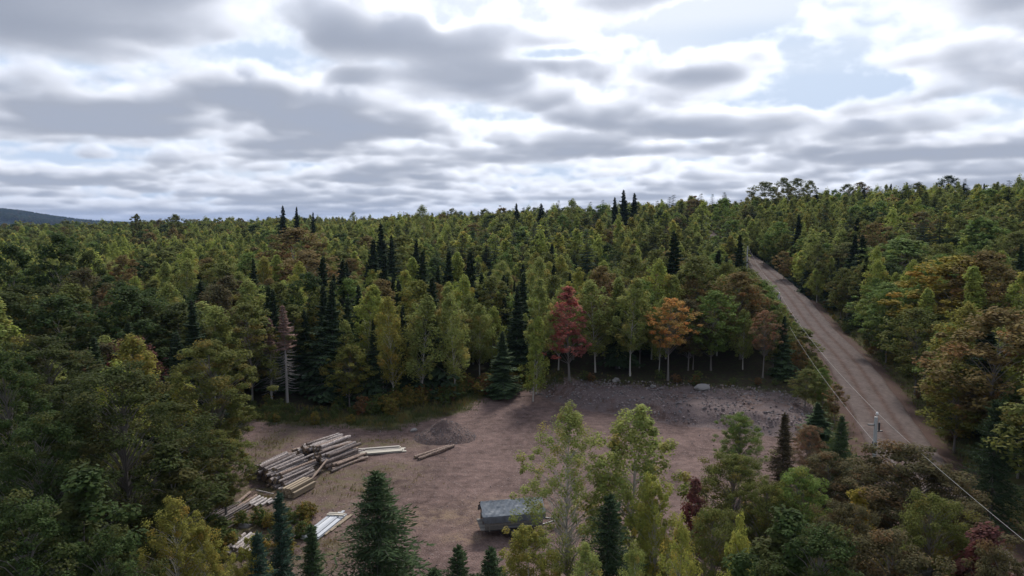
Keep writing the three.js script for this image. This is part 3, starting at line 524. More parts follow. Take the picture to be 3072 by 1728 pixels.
];
const placed = [];
{
  const r = rng(301);
  for (const [x, z, topY, rad, kind, tone, label] of HEROES) {
    const h = Math.max(3, topY - H(x, z)), d = -z;
    tree(kind, tone, d < 56 ? 0 : d < 330 ? 1 : 2, x, z, h, Math.max(rad * (d > 200 ? (kind === 'spruce' ? 2.1 : 1.4) : kind === 'spruce' && d > 60 ? 1.55 : 1.12), h * 0.085), r() * 6.28, label, undefined, r());
    placed.push([x, z, Math.max(0.9, rad * 0.5)]);
  }
}
// ---------------------------------------------------------------- the woods
const blob = (x, z, cx, cz, a, b = a) => Math.exp(-(((x - cx) / a) ** 2) - (((z - cz) / b) ** 2));
function kindAt(x, z, q) {
  const n = fbm(x * 0.022 + 5, z * 0.022, 2), m = fbm(x * 0.06 - 30, z * 0.06, 2), right = sst(-4, 8, x - (-z) * 0.3), d = Math.hypot(x, z);
  let s = 0.18 + 0.8 * sst(0.0, 0.55, m), b = 0.8 + 0.3 * n, p = 0.22 + 0.3 * sst(0, 0.6, -n);
  s += 1.1 * blob(x, z, -24, -100, 10, 22) + 0.25 * blob(x, z, 0, -110, 30, 22) + 0.6 * blob(x, z, 35, -230, 30, 40) + 0.15 * blob(x, z, 20, -160, 40, 50);
  p += 1.3 * blob(x, z, 24, -95, 20, 18) + 1.6 * blob(x, z, -55, -80, 26, 40) + 0.8 * blob(x, z, -45, -120, 18, 18) + 0.9 * right * sst(260, 120, d) + 0.8 * sst(-150, -200, x) * sst(200, 260, d);
  b += 1.0 * blob(x, z, -60, -220, 70, 90) * sst(-10, -30, x) + 0.9 * right * sst(180, 260, d);
  s *= 1 - 0.75 * sst(-25, -60, x) * sst(120, 160, d);
  const sum = s + b + p; q *= sum;
  return q < s ? 'spruce' : q < s + b ? 'birch' : 'maple';
}
function toneAt(kind, x, z, q) {
  const n = fbm(x * 0.03 + 60, z * 0.03 + 9, 2), right = x > (-z) * 0.27, d = Math.hypot(x, z);
  if (kind === 'spruce') return q < 0.6 ? 'd' : q < 0.96 ? 'g' : 'n';
  if (kind === 'birch') return q < 0.52 - 0.2 * n ? 'g' : q < 0.86 ? 'l' : q < 0.95 ? 'o' : 'y';
  if (x < -30 && d < 120) return q < 0.42 ? 'd' : q < 0.8 ? 'k' : q < 0.95 ? 'o' : 'n';  // near left wood picks dark leaf tones to stand for cloud shadow
  if (right) return q < 0.36 ? 'l' : q < 0.68 ? 'o' : q < 0.78 ? 'd' : q < 0.88 ? 'r' : q < 0.92 ? 'n' : 'v';
  if (x > 8 && d < 130) return q < 0.3 ? 'r' : q < 0.5 ? 'o' : q < 0.7 ? 'l' : q < 0.85 ? 'n' : q < 0.93 ? 'q' : 'v';
  return q < 0.45 ? 'o' : q < 0.65 ? 'd' : q < 0.8 ? 'l' : q < 0.93 ? 'r' : 'v';
}
function roadLimit(x, z) {   // how tall a tree here may be if the road behind it is to stay open, as along the cleared power line
  const az = Math.atan2(x, -z), d = Math.hypot(x, z); let lim = 99;
  for (let i = 60; i < 300; i += 2) { const p = ROADPTS[i], dr = Math.hypot(p.x, p.z); if (dr < d + 3 || (p.z < -184 && (p.z > -250 || p.z < -266))) continue; if (Math.abs(Math.atan2(p.x, -p.z) - az) < 1.1 / d + 1.0 / dr) lim = Math.min(lim, 19.5 + (p.y - 19.5) * d / dr - 0.3); }
  return lim - H(x, z);
}
const forest = [];
{
  const r = rng(404);
  const cells = new Map(), key = (x, z) => Math.floor(x / 6) + ',' + Math.floor(z / 6);
  for (const p of placed) { for (let i = -1; i <= 1; i++) for (let j = -1; j <= 1; j++) { const k = key(p[0] + i * 6, p[1] + j * 6); (cells.get(k) ?? cells.set(k, []).get(k)).push(p); } }
  for (let zi = 20; zi < 900; zi += zi < 330 ? 3.5 : 4.6) {
    const st = zi < 330 ? 3.5 : 4.6, wide = zi * 0.80 + 26;
    for (let xi = -wide; xi < wide; xi += st) {
      const x = xi + (r() - 0.5) * st * 0.95, z = -zi - (r() - 0.5) * st * 0.95, q1 = r(), q2 = r(), q3 = r(), q4 = r(), q5 = r();
      const d = Math.hypot(x, z), az = Math.atan2(x, -z) * 57.3;
      if (d < 72 && az > -24.5 && az < 28) continue;
      if (d < 44) continue;
      const s = z > -95 ? sd(x, z) : -99; if (s > -1.0 || (s > -4.6 && az > -23 && az < 22)) continue;
      const far = d > 330 ? 0.82 : 1; if (q5 > far * (0.93 + 0.4 * noise(x * 0.05, z * 0.05))) continue;
      if (x > 0) { const [rd, k] = roadAt(x, z), onRight = (x - ROADPTS[k].x) > 0; if (rd < (onRight ? mixf(5.0, 2.0, sst(-75, -150, z)) : mixf(4.6, 2.0, sst(-90, -150, z)))) continue; }
      const near = cells.get(key(x, z)); if (near && near.some((p) => Math.hypot(p[0] - x, p[1] - z) < p[2] + 0.7)) continue;
      const kind = kindAt(x, z, q1), young = sst(0.0, 0.5, fbm(x * 0.018 + 8, z * 0.018 - 3, 2));
      let h = (kind === 'spruce' ? 8.4 + 5.5 * q2 ** 1.6 : kind === 'birch' ? 7 + 4.6 * q2 : 7.2 + 4.6 * q2) * (1 - 0.22 * young) * (0.8 + 0.42 * q5) * (x > -z * 0.3 && d > 170 ? 0.84 : 1);
      if (x < -26 && d < 110) h *= 1.05;
      if (x > 8 && d < 262) { const lim = roadLimit(x, z); if (lim < 1.6) continue; h = Math.min(h, lim * (0.75 + 0.25 * q3)); }
      const rad = kind === 'spruce' ? h * (0.23 + 0.1 * q3) : kind === 'birch' ? h * (0.18 + 0.1 * q3) : h * (0.25 + 0.13 * q3);
      forest.push({ x, z, d, h, rad, kind, tone: toneAt(kind, x, z, q4), turn: q5 * 6.28, q: q3, inView: Math.abs(x) < -z * 0.713 + 3 && z < -22 });
    }
  }
  for (let k = 0; k < 9000; k++) { const th = -(24 + 18 * r()) / 57.3, d = 3000 + 1700 * r(), x = Math.sin(th) * d, z = -Math.cos(th) * d, h = 11 + 7 * r(), q = r(); forest.push({ x, z, d, h, rad: h * 0.42, kind: q < 0.35 ? 'spruce' : 'maple', tone: q < 0.35 ? 'd' : q < 0.9 ? 'd' : 'n', turn: r() * 6.28, q: r(), inView: false }); }
  forest.sort((a, b) => a.d - b.d);
}
const WORD = { maple: { d: 'dark green', k: 'dark olive', o: 'olive green', v: 'yellow-olive', l: 'light green', n: 'russet', r: 'orange tinged', q: 'pinkish', y: 'yellow', p: 'dusky red' }, birch: { g: 'soft green', y: 'yellow', o: 'golden-green', l: 'lime green' }, spruce: { d: 'black-green', g: 'mid green', b: 'blue-green', n: 'brownish' } };
const zoneOf = (f) => f.x > -f.z * 0.27 && f.x > 30 ? 'trees on the hillside right of the road' : f.x < -26 && f.d < 125 ? 'trees in the close wood at left' : f.d < 125 ? 'trees in the wood right behind the clearing' : 'trees in the far wood beyond the clearing';
const MARKS = [[6.5, -81, 'bright red maple'], [17.3, -80, 'orange maple'], [-25.7, -75.5, 'dead spruces'], [-18, -84, 'dark spruce clump'], [-9.8, -76, 'edge birches'], [-1.1, -79, 'young edge spruce'], [35.5, -95, 'second utility pole'], [49.8, -152, 'third utility pole'], [60.6, -225, 'fourth utility pole'], [53, -86, 'yellow-orange hillside maple'], [64.8, -120, 'round green hillside maple'], [66, -165, 'tall hillside spruce'], [72, -152, 'broad hillside spruce'], [-57, -88, 'tall dark maples'], [-50, -96, 'lime birch pair'], [-33, -78, 'broad green birch'], [-41, -140, 'olive-orange maple crown'], [-73, -232, 'left skyline spruces'], [37, -242, 'highest skyline spruces'], [48, -96, 'road verge'], [-42, -60, 'large spreading maple'], [-20, -135, 'back of the dark clump'], [10, -110, 'middle wood behind the red maple'], [0, -150, 'far middle wood'], [-25, -180, 'far birch stand'], [90, -190, 'upper hillside'], [110, -130, 'right end of the hillside'], [-90, -150, 'far left wood']];
const NTH = ['', ', second nearest to it', ', third nearest to it', ', fourth nearest to it', ', fifth nearest to it', ', sixth nearest to it', ', seventh nearest to it', ', eighth nearest to it', ', ninth nearest to it', ', tenth nearest to it'].map((t) => t.replace(' to it', ''));
const usedLabels = {};
function whichTree(f) {
  let best = 1e9, mk; for (const m of MARKS) { const q = Math.hypot(m[0] - f.x, m[1] - f.z); if (q < best) { best = q; mk = m; } }
  const dd = f.d - Math.hypot(mk[0], mk[1]), da = (Math.atan2(f.x, -f.z) - Math.atan2(mk[0], -mk[1])) * f.d, rel = Math.abs(da) > Math.abs(dd) * 0.6 ? (da > 0 ? 'right of' : 'left of') : dd > 0 ? 'behind' : 'in front of';
  const size = f.h > 10.5 ? 'tall ' : f.h < 7.5 ? 'low ' : '', text = `${size}${WORD[f.kind][f.tone]} ${f.kind} ${rel} the ${mk[2]}`;
  return [text, best];
}
{
  const count = { maple: 0, birch: 0, spruce: 0 }, rest = {};
  const mine = forest.filter((f) => f.inView && count[f.kind]++ < 300);
  for (const f of mine) { [f.text, f.near] = whichTree(f); f.own = true; }
  for (const f of [...mine].sort((a, b) => a.near - b.near)) { const n = usedLabels[f.text] = (usedLabels[f.text] ?? -1) + 1; f.label = f.text + (NTH[n] ?? ', one of those beyond'); }
  for (const f of forest) {
    if (f.own) { tree(f.kind, f.tone, f.d < 52 ? 0 : f.d < 150 ? 1 : 2, f.x, f.z, f.h, f.rad, f.turn, f.label, zoneOf(f), f.q); continue; }
    const lod = f.d < 130 ? 1 : 2, p = pick(f.kind, lod, f.h / f.rad, f.q); (rest[f.kind] ??= new Map()); (rest[f.kind].get(p) ?? rest[f.kind].set(p, []).get(p)).push(f);
  }
  const farMat = { maple: new THREE.MeshPhysicalMaterial({ color: 0xffffff, vertexColors: true, roughness: 0.95, specularIntensity: 0.12, side: THREE.DoubleSide, transmission: 0.4, thickness: 0 }) }; farMat.birch = farMat.maple; farMat.spruce = new THREE.MeshPhysicalMaterial({ color: 0xffffff, vertexColors: true, roughness: 0.95, specularIntensity: 0.12, side: THREE.DoubleSide });
  const words = { maple: 'distant maples massed up to the skyline', birch: 'distant birches massed up to the skyline', spruce: 'distant spruces massed up to the skyline' };
  const m4 = new THREE.Matrix4(), q4 = new THREE.Quaternion(), up = new THREE.Vector3(0, 1, 0), r = rng(88);
  for (const kind in rest) {
    const G = new THREE.Group(); G.name = 'distant_' + kind + '_forest'; tag(G, words[kind], 'forest', undefined, 'stuff'); scene.add(G);
    for (const [p, list] of rest[kind]) {
      const tg = p.trunk.clone(), tc = tg.attributes.color; for (let i = 0; i < tc.count; i++) tc.setXYZ(i, ...(kind === 'spruce' ? [0.9, 0.7, 1] : [1.1, 0.9, 2]));
      const im = new THREE.InstancedMesh(mergeGeometries([p.crown, tg]), farMat[kind], list.length); im.name = 'trees'; im.castShadow = im.receiveShadow = true;
      list.forEach((f, i) => { q4.setFromAxisAngle(up, f.turn); m4.compose(new THREE.Vector3(f.x, H(f.x, f.z) - 0.05, f.z), q4, new THREE.Vector3(f.rad / p.r, f.h / p.h, f.rad / p.r)); im.setMatrixAt(i, m4); const t = TONE[kind][f.tone], v = 0.85 + 0.3 * r(); im.setColorAt(i, lin(t[0] * v, t[1] * v, t[2] * v)); });
      G.add(im);
    }
  }
  console.log('forest', forest.length, JSON.stringify(count), Math.round(performance.now()));
}
// ---------------------------------------------------------------- shrubs, weeds, grass, stones
{
  const r = rng(515), sp = [0, 1].map((k) => broadleaf(600 + k, { h: 1.6, rad: 0.95, base: 0.15, prof: domed, clumps: 46, per: 34, leaf: 0.075, clumpR: 0.28, limbs: 0.4, trunk: 0.03, lod: 1 }));
  const tones = { green: [0.075, 0.1, 0.026], gold: [0.16, 0.135, 0.03], rust: [0.13, 0.075, 0.03] };
  const mats = Object.fromEntries(Object.entries(tones).map(([k, c]) => [k, new THREE.MeshPhysicalMaterial({ color: lin(...c), vertexColors: true, roughness: 0.95, specularIntensity: 0.12, side: THREE.DoubleSide, transmission: 0.3, thickness: 0 })]));
  const put = (x, z, s, t, where) => { const p = sp[Math.floor(r() * 2)], label = `${s > 0.8 ? 'large ' : s < 0.5 ? 'small ' : ''}${t === 'gold' ? 'golden' : t === 'rust' ? 'rusty brown' : 'green'} shrub ${where}`, g = thing('shrub', label, 'shrub', [x, H(x, z) - 0.04, z], label + 's'); part('stem', p.trunk, barkMat.maple, g); part('crown', p.crown, mats[t], g); g.scale.set(s, s * (0.8 + 0.4 * r()), s); g.rotation.y = r() * 6.28; };
  for (let k = 0; k < 120; k++) { const t = r(), x = mixf(-14, 3, t) + (r() - 0.5) * 3, z = mixf(-70, -85, t) - r() * 4; if (sd(x, z) > -0.5) continue; put(x, z, 0.45 + 0.6 * r(), r() < 0.45 ? 'gold' : r() < 0.75 ? 'green' : 'rust', 'on the weedy slope at the head of the clearing'); }
  for (let k = 0; k < 26; k++) { const x = 8 + r() * 24, z = -76 - r() * 6; if (sd(x, z) > -0.4 || sd(x, z) < -4) continue; put(x, z, 0.35 + 0.35 * r(), r() < 0.7 ? 'green' : 'rust', 'at the foot of the trees above the gravel bank'); }
  for (let k = 0; k < 46; k++) { const x = -27 + r() * 14, z = -67 - r() * 7; if (sd(x, z) > -0.3) continue; put(x, z, 0.3 + 0.4 * r(), r() < 0.75 ? 'green' : 'gold', 'under the dark spruces behind the log pile'); }
  for (let k = 0; k < 46; k++) put(-19.5 + r() * 6.5, -40 - r() * 6.5, 0.3 + 0.35 * r(), r() < 0.6 ? 'gold' : 'green', 'in the weeds among the low wood stacks');
  for (let k = 0; k < 60; k++) { const x = -24 + r() * 11, z = -38 - r() * 20, s = sd(x, z); if (s > 0.6 || s < -5) continue; put(x, z, 0.4 + 0.5 * r(), r() < 0.5 ? 'gold' : 'green', 'between the log stacks and the left wood'); }
  for (let i = 60; i < 210; i += 2) for (const side of [-1, 1]) if (r() < 0.62) { const p = ROADPTS[i], q = ROADPTS[i + 1], tx = q.x - p.x, tz = q.z - p.z, l = Math.hypot(tx, tz), w = side * (mixf(4.6, 3.2, sst(60, 160, i)) + r() * 1.5), x = p.x - tz / l * w, z = p.z + tx / l * w; if (sd(x, z) > -1) continue; put(x, z, 0.4 + 0.55 * r(), r() < 0.6 ? 'green' : r() < 0.6 ? 'gold' : 'rust', side < 0 ? 'on the near verge of the road' : 'on the far verge of the road'); }
  // grass and weeds
  const B = new Buf(); for (let k = 0; k < 9; k++) { const a = r() * 6.28, l = 0.12 + 0.16 * r(), t = 0.5 * r(), x = (r() - 0.5) * 0.25, z = (r() - 0.5) * 0.25; B.leaf(x + Math.cos(a) * l * t, l, z + Math.sin(a) * l * t, Math.cos(a) * l * t, l, Math.sin(a) * l * t, Math.sin(a) * 0.018, 0, -Math.cos(a) * 0.018, [0.8 + 0.4 * r(), 0.8 + 0.4 * r(), 0.9]); }
  const spots = [];
  for (let k = 0; k < 150000; k++) {
    const x = -32 + r() * 66, z = -34 - r() * 56, s = sd(x, z), n = noise(x * 0.5, z * 0.5) + 0.6 * noise(x * 1.7, z * 1.7); let w = sst(-6, -0.8, s) * sst(1.2, -0.2, s + n) * (x > 6 ? 0.08 : 1);
    for (const [a, b, p, e] of [[-14, -53.5, 5, 2.4], [-18, -50, 3.4, 5], [-12, -51, 3, 1.4], [-17, -44, 3, 6], [-11.5, -41, 2.5, 2.5], [-12, -62.5, 4, 1.2], [-21.5, -61, 1.6, 6]]) w = Math.max(w, 0.9 * Math.exp(-(((x - a) / p) ** 2) - ((z - b) / e) ** 2) * sst(-0.3, 0.5, n));
    if (r() < w * 0.75) spots.push([x, z, n]);
  }
  for (let i = 40; i < 210; i++) for (let k = 0; k < 34; k++) { const p = ROADPTS[i], q = ROADPTS[i + 1], tx = q.x - p.x, tz = q.z - p.z, l = Math.hypot(tx, tz), w = (r() < 0.5 ? -1 : 1) * (3.9 + r() * 2.4), t = r(); spots.push([p.x + tx * t - tz / l * w, p.z + tz * t + tx / l * w, r() - 0.5]); }
  const im = new THREE.InstancedMesh(B.geo(), new THREE.MeshPhysicalMaterial({ color: 0xffffff, vertexColors: true, roughness: 0.95, specularIntensity: 0.3, side: THREE.DoubleSide, transmission: 0.3, thickness: 0 }), spots.length), m4 = new THREE.Matrix4(), q4 = new THREE.Quaternion(), up = new THREE.Vector3(0, 1, 0);
  spots.forEach(([x, z, n], i) => { const s = (0.4 + 0.5 * r()) * (sd(x, z) > -0.5 && x < 30 ? 0.55 : 1); q4.setFromAxisAngle(up, r() * 6.28); m4.compose(new THREE.Vector3(x, H(x, z), z), q4, new THREE.Vector3(s, s * (0.7 + 0.7 * r()), s)); im.setMatrixAt(i, m4); const y = sst(-0.3, 0.6, n + 0.5 * (r() - 0.5)); im.setColorAt(i, lin(mixf(0.07, 0.17, y), mixf(0.09, 0.135, y), mixf(0.028, 0.05, y))); });
  im.name = 'grass'; tag(im, 'rough grass and weeds round the clearing and along the road verges', 'grass', undefined, 'stuff'); scene.add(im);
  // loose stones
  const rock = (seed, k) => { const g = new THREE.IcosahedronGeometry(1, k), p = g.attributes.position; for (let i = 0; i < p.count; i++) { const x = p.getX(i), y = p.getY(i), z = p.getZ(i), f = 1 + 0.35 * noise(x * 1.1 + seed, y * 1.1 + z * 0.9); p.setXYZ(i, x * f, y * f * 0.65, z * f * 0.85); } g.deleteAttribute('normal'); g.deleteAttribute('uv'); g.computeVertexNormals(); return g; };
  const st = [];
  for (let k = 0; k < 60000; k++) { const x = -27 + r() * 58, z = -36 - r() * 47, s = sd(x, z); if (s < -2.5) continue; const n = noise(x * 0.35, z * 0.35), bank = sst(0, 0.8, bankAt(x, z)), w = 0.045 + 0.75 * bank * sst(-0.5, 0.2, n) + 0.2 * sst(2.5, 0, s) + 0.35 * blob(x, z, -13, -46.5, 3, 2); if (r() < w) st.push([x, z, (0.016 + 0.06 * r() ** 4) * (1 + 1.3 * bank)]); }
  for (let k = 0; k < 2600; k++) { const a = r() * 6.28, q = Math.sqrt(r()) * 1.25; st.push([-6.1 + Math.cos(a) * q * 2.7, -64 + Math.sin(a) * q * 2.3, 0.018 + 0.05 * r() ** 3, 1]); }
  for (let i = 40; i < 200; i++) for (let k = 0; k < 8; k++) { const p = ROADPTS[i], q = ROADPTS[i + 1], tx = q.x - p.x, tz = q.z - p.z, l = Math.hypot(tx, tz), w = (r() < 0.5 ? -1 : 1) * (2.2 + r() * 2.2), t = r(); st.push([p.x + tx * t - tz / l * w, p.z + tz * t + tx / l * w, 0.015 + 0.045 * r() ** 3, 2, p.y]); }
  const gi = new THREE.InstancedMesh(rock(3, 0), std([1, 1, 1], 0.95), st.length);
  st.forEach(([x, z, s, on, y0], i) => { q4.setFromEuler(new THREE.Euler(r() * 0.6, r() * 6.28, r() * 0.6)); m4.compose(new THREE.Vector3(x, on === 2 ? y0 + 0.01 : on ? pile(x, z) + s * 0.3 : H(x, z) + s * 0.25, z), q4, new THREE.Vector3(s, s, s)); gi.setMatrixAt(i, m4); const v = 0.075 + 0.12 * r(), w = r(); gi.setColorAt(i, lin(v * mixf(1, 1.2, w), v * mixf(0.96, 0.86, w), v * mixf(0.97, 0.8, w))); });
  gi.name = 'gravel'; tag(gi, 'loose gravel strewn over the clearing, the bank and the road', 'gravel', undefined, 'stuff'); scene.add(gi);
  // the gravel heap
  { const pos = [], idx = [], n = 40; for (let j = 0; j <= n; j++) for (let i = 0; i <= n; i++) { const x = -6.1 + (i / n - 0.5) * 7.4, z = -64 + (j / n - 0.5) * 6.4; pos.push(x, pile(x, z), z); } for (let j = 0; j < n; j++) for (let i = 0; i < n; i++) { const a = j * (n + 1) + i, b = a + 1, c = a + n + 1, d = c + 1; idx.push(a, c, b, b, c, d); }
    const g = new THREE.BufferGeometry(); g.setAttribute('position', new THREE.Float32BufferAttribute(pos, 3)); const uv = []; for (let k = 0; k < pos.length; k += 3) uv.push(pos[k] / 3, pos[k + 2] / 3); g.setAttribute('uv', new THREE.Float32BufferAttribute(uv, 2)); g.setIndex(idx); g.computeVertexNormals();
    const q = rng(33), map = tex(256, 256, (i, j) => { const v = (0.75 + 0.5 * q()) * (1 + 0.3 * wrapn(i, j, 256, 0.08)); return [0.14 * v, 0.1 * v, 0.09 * v]; });
    tag(part('gravel_heap', g, new THREE.MeshPhysicalMaterial({ map, roughness: 0.97, specularIntensity: 0.15, bumpMap: pebble, bumpScale: 0.06 }), scene), 'conical heap of red-brown gravel at the clearing rim', 'gravel heap'); }
  // a few boulders at the wood's edge
  [[20.6, -76.6, 0.62, 'pale flat boulder under the trees above the gravel bank'], [11.9, -80.6, 0.42, 'grey boulder beside a small shrub above the gravel bank'], [15.6, -78.2, 0.3, 'small pale rock below the orange maple'], [-17.2, -44.6, 0.3, 'flat round stone between the log stacks'], [-9.2, -65.8, 0.3, 'grey rock at the left foot of the gravel heap'], [-14.1, -55.3, 0.2, 'small light stone beside the leaning log']].forEach(([x, z, s, label], k) => { const m = part('boulder', rock(20 + k * 5, 2), std([0.19, 0.175, 0.165], 0.95), scene); m.position.set(x, H(x, z) + s * 0.25, z); m.scale.set(s * 1.4, s, s); m.rotation.y = k; tag(m, label, 'boulder'); });
}
function pile(x, z) { const dx = (x + 6.1) / 3.0, dz = (z + 64) / 2.6, q = Math.sqrt(dx * dx + dz * dz); return H(x, z) - 0.12 + 1.75 * Math.max(0, 1 - q) ** 1.15 * (1 + 0.2 * noise(x * 0.9, z * 0.9)) + 0.1 * noise(x * 2.4, z * 2.4) * sst(1, 0.6, q) + 0.14 * sst(1.1, 0.8, q) - 0.3 * sst(1.0, 1.25, q); }
console.log('stones', Math.round(performance.now()));

// ---------------------------------------------------------------- logs, beams, boards
const barkTex = (() => { const r = rng(61); return tex(256, 256, (i, j) => { const n = wrapn(i, j, 256, 0.03), m = wrapn(i, j, 256, 0.09), f = wrapn(i * 3 % 256, j, 256, 0.2); const peeled = sst(-0.25, 0.3, 0.6 * n + 0.7 * m + 0.25 * f), v = 1 + 0.35 * f + 0.25 * (r() - 0.5); return [mixf(0.1, 0.29, peeled) * v, mixf(0.084, 0.255, peeled) * v, mixf(0.078, 0.235, peeled) * v]; }); })();
const logMats = [[1.2, 1.15, 1.14], [0.85, 0.82, 0.84], [1.45, 1.42, 1.43], [1.1, 0.9, 0.76], [0.55, 0.48, 0.46]].map((c, i) => { const t = barkTex.clone(); t.offset.set(i * 0.19, i * 0.37); t.needsUpdate = true; return new THREE.MeshStandardMaterial({ map: t, color: lin(...c), roughness: 0.9, bumpMap: barkTex, bumpScale: 0.012 }); });
const cutMats = [[0.2, 0.14, 0.09], [0.12, 0.09, 0.07], [0.27, 0.2, 0.13]].map((c) => std(c, 0.85));
const logGeos = [0, 1, 2, 3].map((k) => {
  const g = new THREE.CylinderGeometry(0.86, 1, 1, 10, 6, true), p = g.attributes.position;
  for (let i = 0; i < p.count; i++) { const y = p.getY(i), a = Math.atan2(p.getZ(i), p.getX(i)), f = 1 + 0.09 * noise(Math.cos(a) * 1.2 + k * 9, y * 5 + Math.sin(a)); p.setXYZ(i, p.getX(i) * f + 0.28 * noise(k * 5 + 0.3, y * 1.6), y, p.getZ(i) * f + 0.28 * noise(k * 7 + 3.1, y * 1.6)); }
  const uv = g.attributes.uv; for (let i = 0; i < uv.count; i++) uv.setXY(i, uv.getX(i) * 0.8, uv.getY(i) * 2.6); g.computeVertexNormals();
  const caps = [-0.5, 0.5].map((y) => { const c = new THREE.CircleGeometry((y > 0 ? 0.84 : 0.98), 10); c.rotateX(y > 0 ? -Math.PI / 2 : Math.PI / 2); c.translate(0.28 * noise(k * 5 + 0.3, y * 1.6), y * 0.999, 0.28 * noise(k * 7 + 3.1, y * 1.6)); return c; });
  return [g, ...caps];
});
const rl = rng(707);
function logBetween(a, b, rad, label, group, name = 'log', mat) {
  const A = new THREE.Vector3(...a), Bv = new THREE.Vector3(...b), L = A.distanceTo(Bv), g = thing(name, label, 'log', [(a[0] + b[0]) / 2, (a[1] + b[1]) / 2, (a[2] + b[2]) / 2], group), k = logGeos[Math.floor(rl() * 4)];
  part('bark', k[0], mat ?? logMats[Math.floor(rl() * 5)], g); part('cut_end', k[1], cutMats[Math.floor(rl() * 3)], g); part('cut_end', k[2], cutMats[Math.floor(rl() * 3)], g);
  g.quaternion.setFromUnitVectors(new THREE.Vector3(0, 1, 0), Bv.clone().sub(A).normalize()); g.rotateY(rl() * 6.28); g.scale.set(rad, L, rad); return g;
}
function heap(ox, oz, bx, bz, ax, az, width, len, layers, label, group, r0) {   // o = front end of the row, b along the row, a along the logs
  let y = H(ox, oz) + r0 * 0.95;
  const LAYER = ['bottom', 'second', 'third', 'fourth', 'fifth', 'sixth', 'seventh'];
  for (let l = 0; l < layers.length; l++) {
    const [from, to] = layers[l], where = label.replace(' in the ', ` in the ${l === layers.length - 1 ? 'top' : LAYER[l]} layer, `);
    for (let s = from + (l % 2) * r0; s < to; s += r0 * (1.9 + 0.25 * rl())) {
      const rad = r0 * (0.66 + 0.62 * rl()), j = (rl() - 0.5) * 1.0, tw = (rl() - 0.5) * 0.22, l2 = len * (0.84 + 0.26 * rl());
      const x = ox + bx * s + ax * j, z = oz + bz * s + az * j, yy = y + (rl() - 0.5) * 0.08;
      logBetween([x, yy, z], [x + ax * l2 + bx * tw * l2, yy + (rl() - 0.5) * 0.16, z + az * l2 + bz * tw * l2], rad, where, group);
    }
    y += r0 * 1.74;
  }
}
heap(-20.6, -54.0, 0.8, 0.6, 0.42, -0.91, 5, 3.7, [[0, 5.2], [0.15, 5.0], [0.45, 4.7], [0.9, 4.2], [1.5, 3.5]], 'grey-brown log in the front row of the big log pile', 'logs in the front row of the big pile', 0.135);
heap(-18.5, -58.9, 0.76, 0.65, 0.56, -0.83, 6, 3.5, [[0, 6.3], [0.2, 5.9], [0.5, 5.4], [0.9, 4.8], [1.3, 4.2], [1.9, 3.5]], 'silvery log in the back row of the big log pile', 'logs in the back row of the big pile', 0.135);
logBetween([-15.2, 0.12, -50.7], [-14.7, 0.75, -55.6], 0.09, 'single slim log leaning on the front of the big pile');
[[-8.1, -58.1, -5.5, -60.9], [-7.75, -57.75, -5.05, -61.0]].forEach(([a, b, c, d], k) => logBetween([a, H(a, b) + 0.13, b], [c, H(c, d) + 0.13, d], 0.13, k ? 'tan log lying on bare gravel, nearer of two' : 'tan log lying on bare gravel, farther of two', undefined, 'log', logMats[3]));
const birchLog = new THREE.MeshStandardMaterial({ map: barkTex, color: lin(1.7, 1.75, 1.8), roughness: 0.85 });
[[-19.1, -47.8, -18.95, -50.4, 0.12, 0], [-18.75, -47.5, -18.3, -49.9, 0.12, 0], [-18.4, -47.6, -18.0, -49.7, 0.11, 2], [-18.05, -47.9, -17.65, -49.3, 0.12, 2], [-17.7, -47.7, -17.35, -49.1, 0.12, 2], [-17.3, -47.9, -17.0, -49.2, 0.1, 2], [-16.9, -48.1, -16.6, -49.2, 0.11, 2]].forEach(([a, b, c, d, s, t], k) => { const label = t ? 'short whitish log in the low stack behind the slender spruce' : 'longer brown log at the left of the low stack'; logBetween([a, H(a, b) + s, b], [c, H(c, d) + s, d], s, label, label, 'log', t ? birchLog : logMats[3]); });
for (let k = 0; k < 16; k++) { const l = k % 9, hi = k >= 9 ? 1 : 0, a = -20.6 + l * 0.19 + hi * 0.1, b = -44.2 - rl() * 0.4; logBetween([a, H(a, b) + 0.07 + hi * 0.13, b], [a + 1.15 + (rl() - 0.5) * 0.35, H(a + 1.1, b - 4) + 0.07 + hi * 0.13 + 0.05 * rl(), b - 3.8], 0.065, 'thin grey pole in the pole stack by the golden birch', 'thin poles stacked by the golden birch', 'pole', logMats[k % 2 ? 1 : 4]); }
for (let k = 0; k < 18; k++) { const l = k % 7, lay = Math.floor(k / 7), a = -16.9 + l * 0.24 + lay * 0.12, b = -40.2 - rl() * 0.4; logBetween([a, H(a, b) + 0.1 + lay * 0.2, b], [a + 0.35 + (rl() - 0.5) * 0.2, H(a, b) + 0.1 + lay * 0.2, b - 2.0], 0.11, 'pale split log in the low stack at the bottom left', 'split logs stacked at the bottom left', 'log', k % 3 ? logMats[2] : birchLog); }
[[-18.3, -44.7, -17.9, -47.1], [-18.2, -44.4, -17.4, -46.0]].forEach(([a, b, c, d], k) => logBetween([a, H(a, b) + 0.05, b], [c, H(c, d) + 0.06, d], 0.05, k ? 'lower grey stick lying in the weeds by the poles' : 'upper grey stick lying in the weeds by the poles', undefined, 'stick', logMats[1]));
logBetween([-18.6, 0.12, -50.7], [-17.1, 0.1, -50.0], 0.05, 'pale peeled pole lying behind the low stack', undefined, 'pole', birchLog);
const woodTex = (() => { const r = rng(63); return tex(128, 256, (i, j) => { const g = 1 + 0.22 * noise(i * 0.25, j * 0.012) + 0.14 * noise(i * 0.7, j * 0.03) + 0.1 * (r() - 0.5); return [g * 0.5, g * 0.5, g * 0.5]; }); })();
const wood = (c) => new THREE.MeshStandardMaterial({ map: woodTex, color: lin(...c.map((v) => v * 2)), roughness: 0.85 });
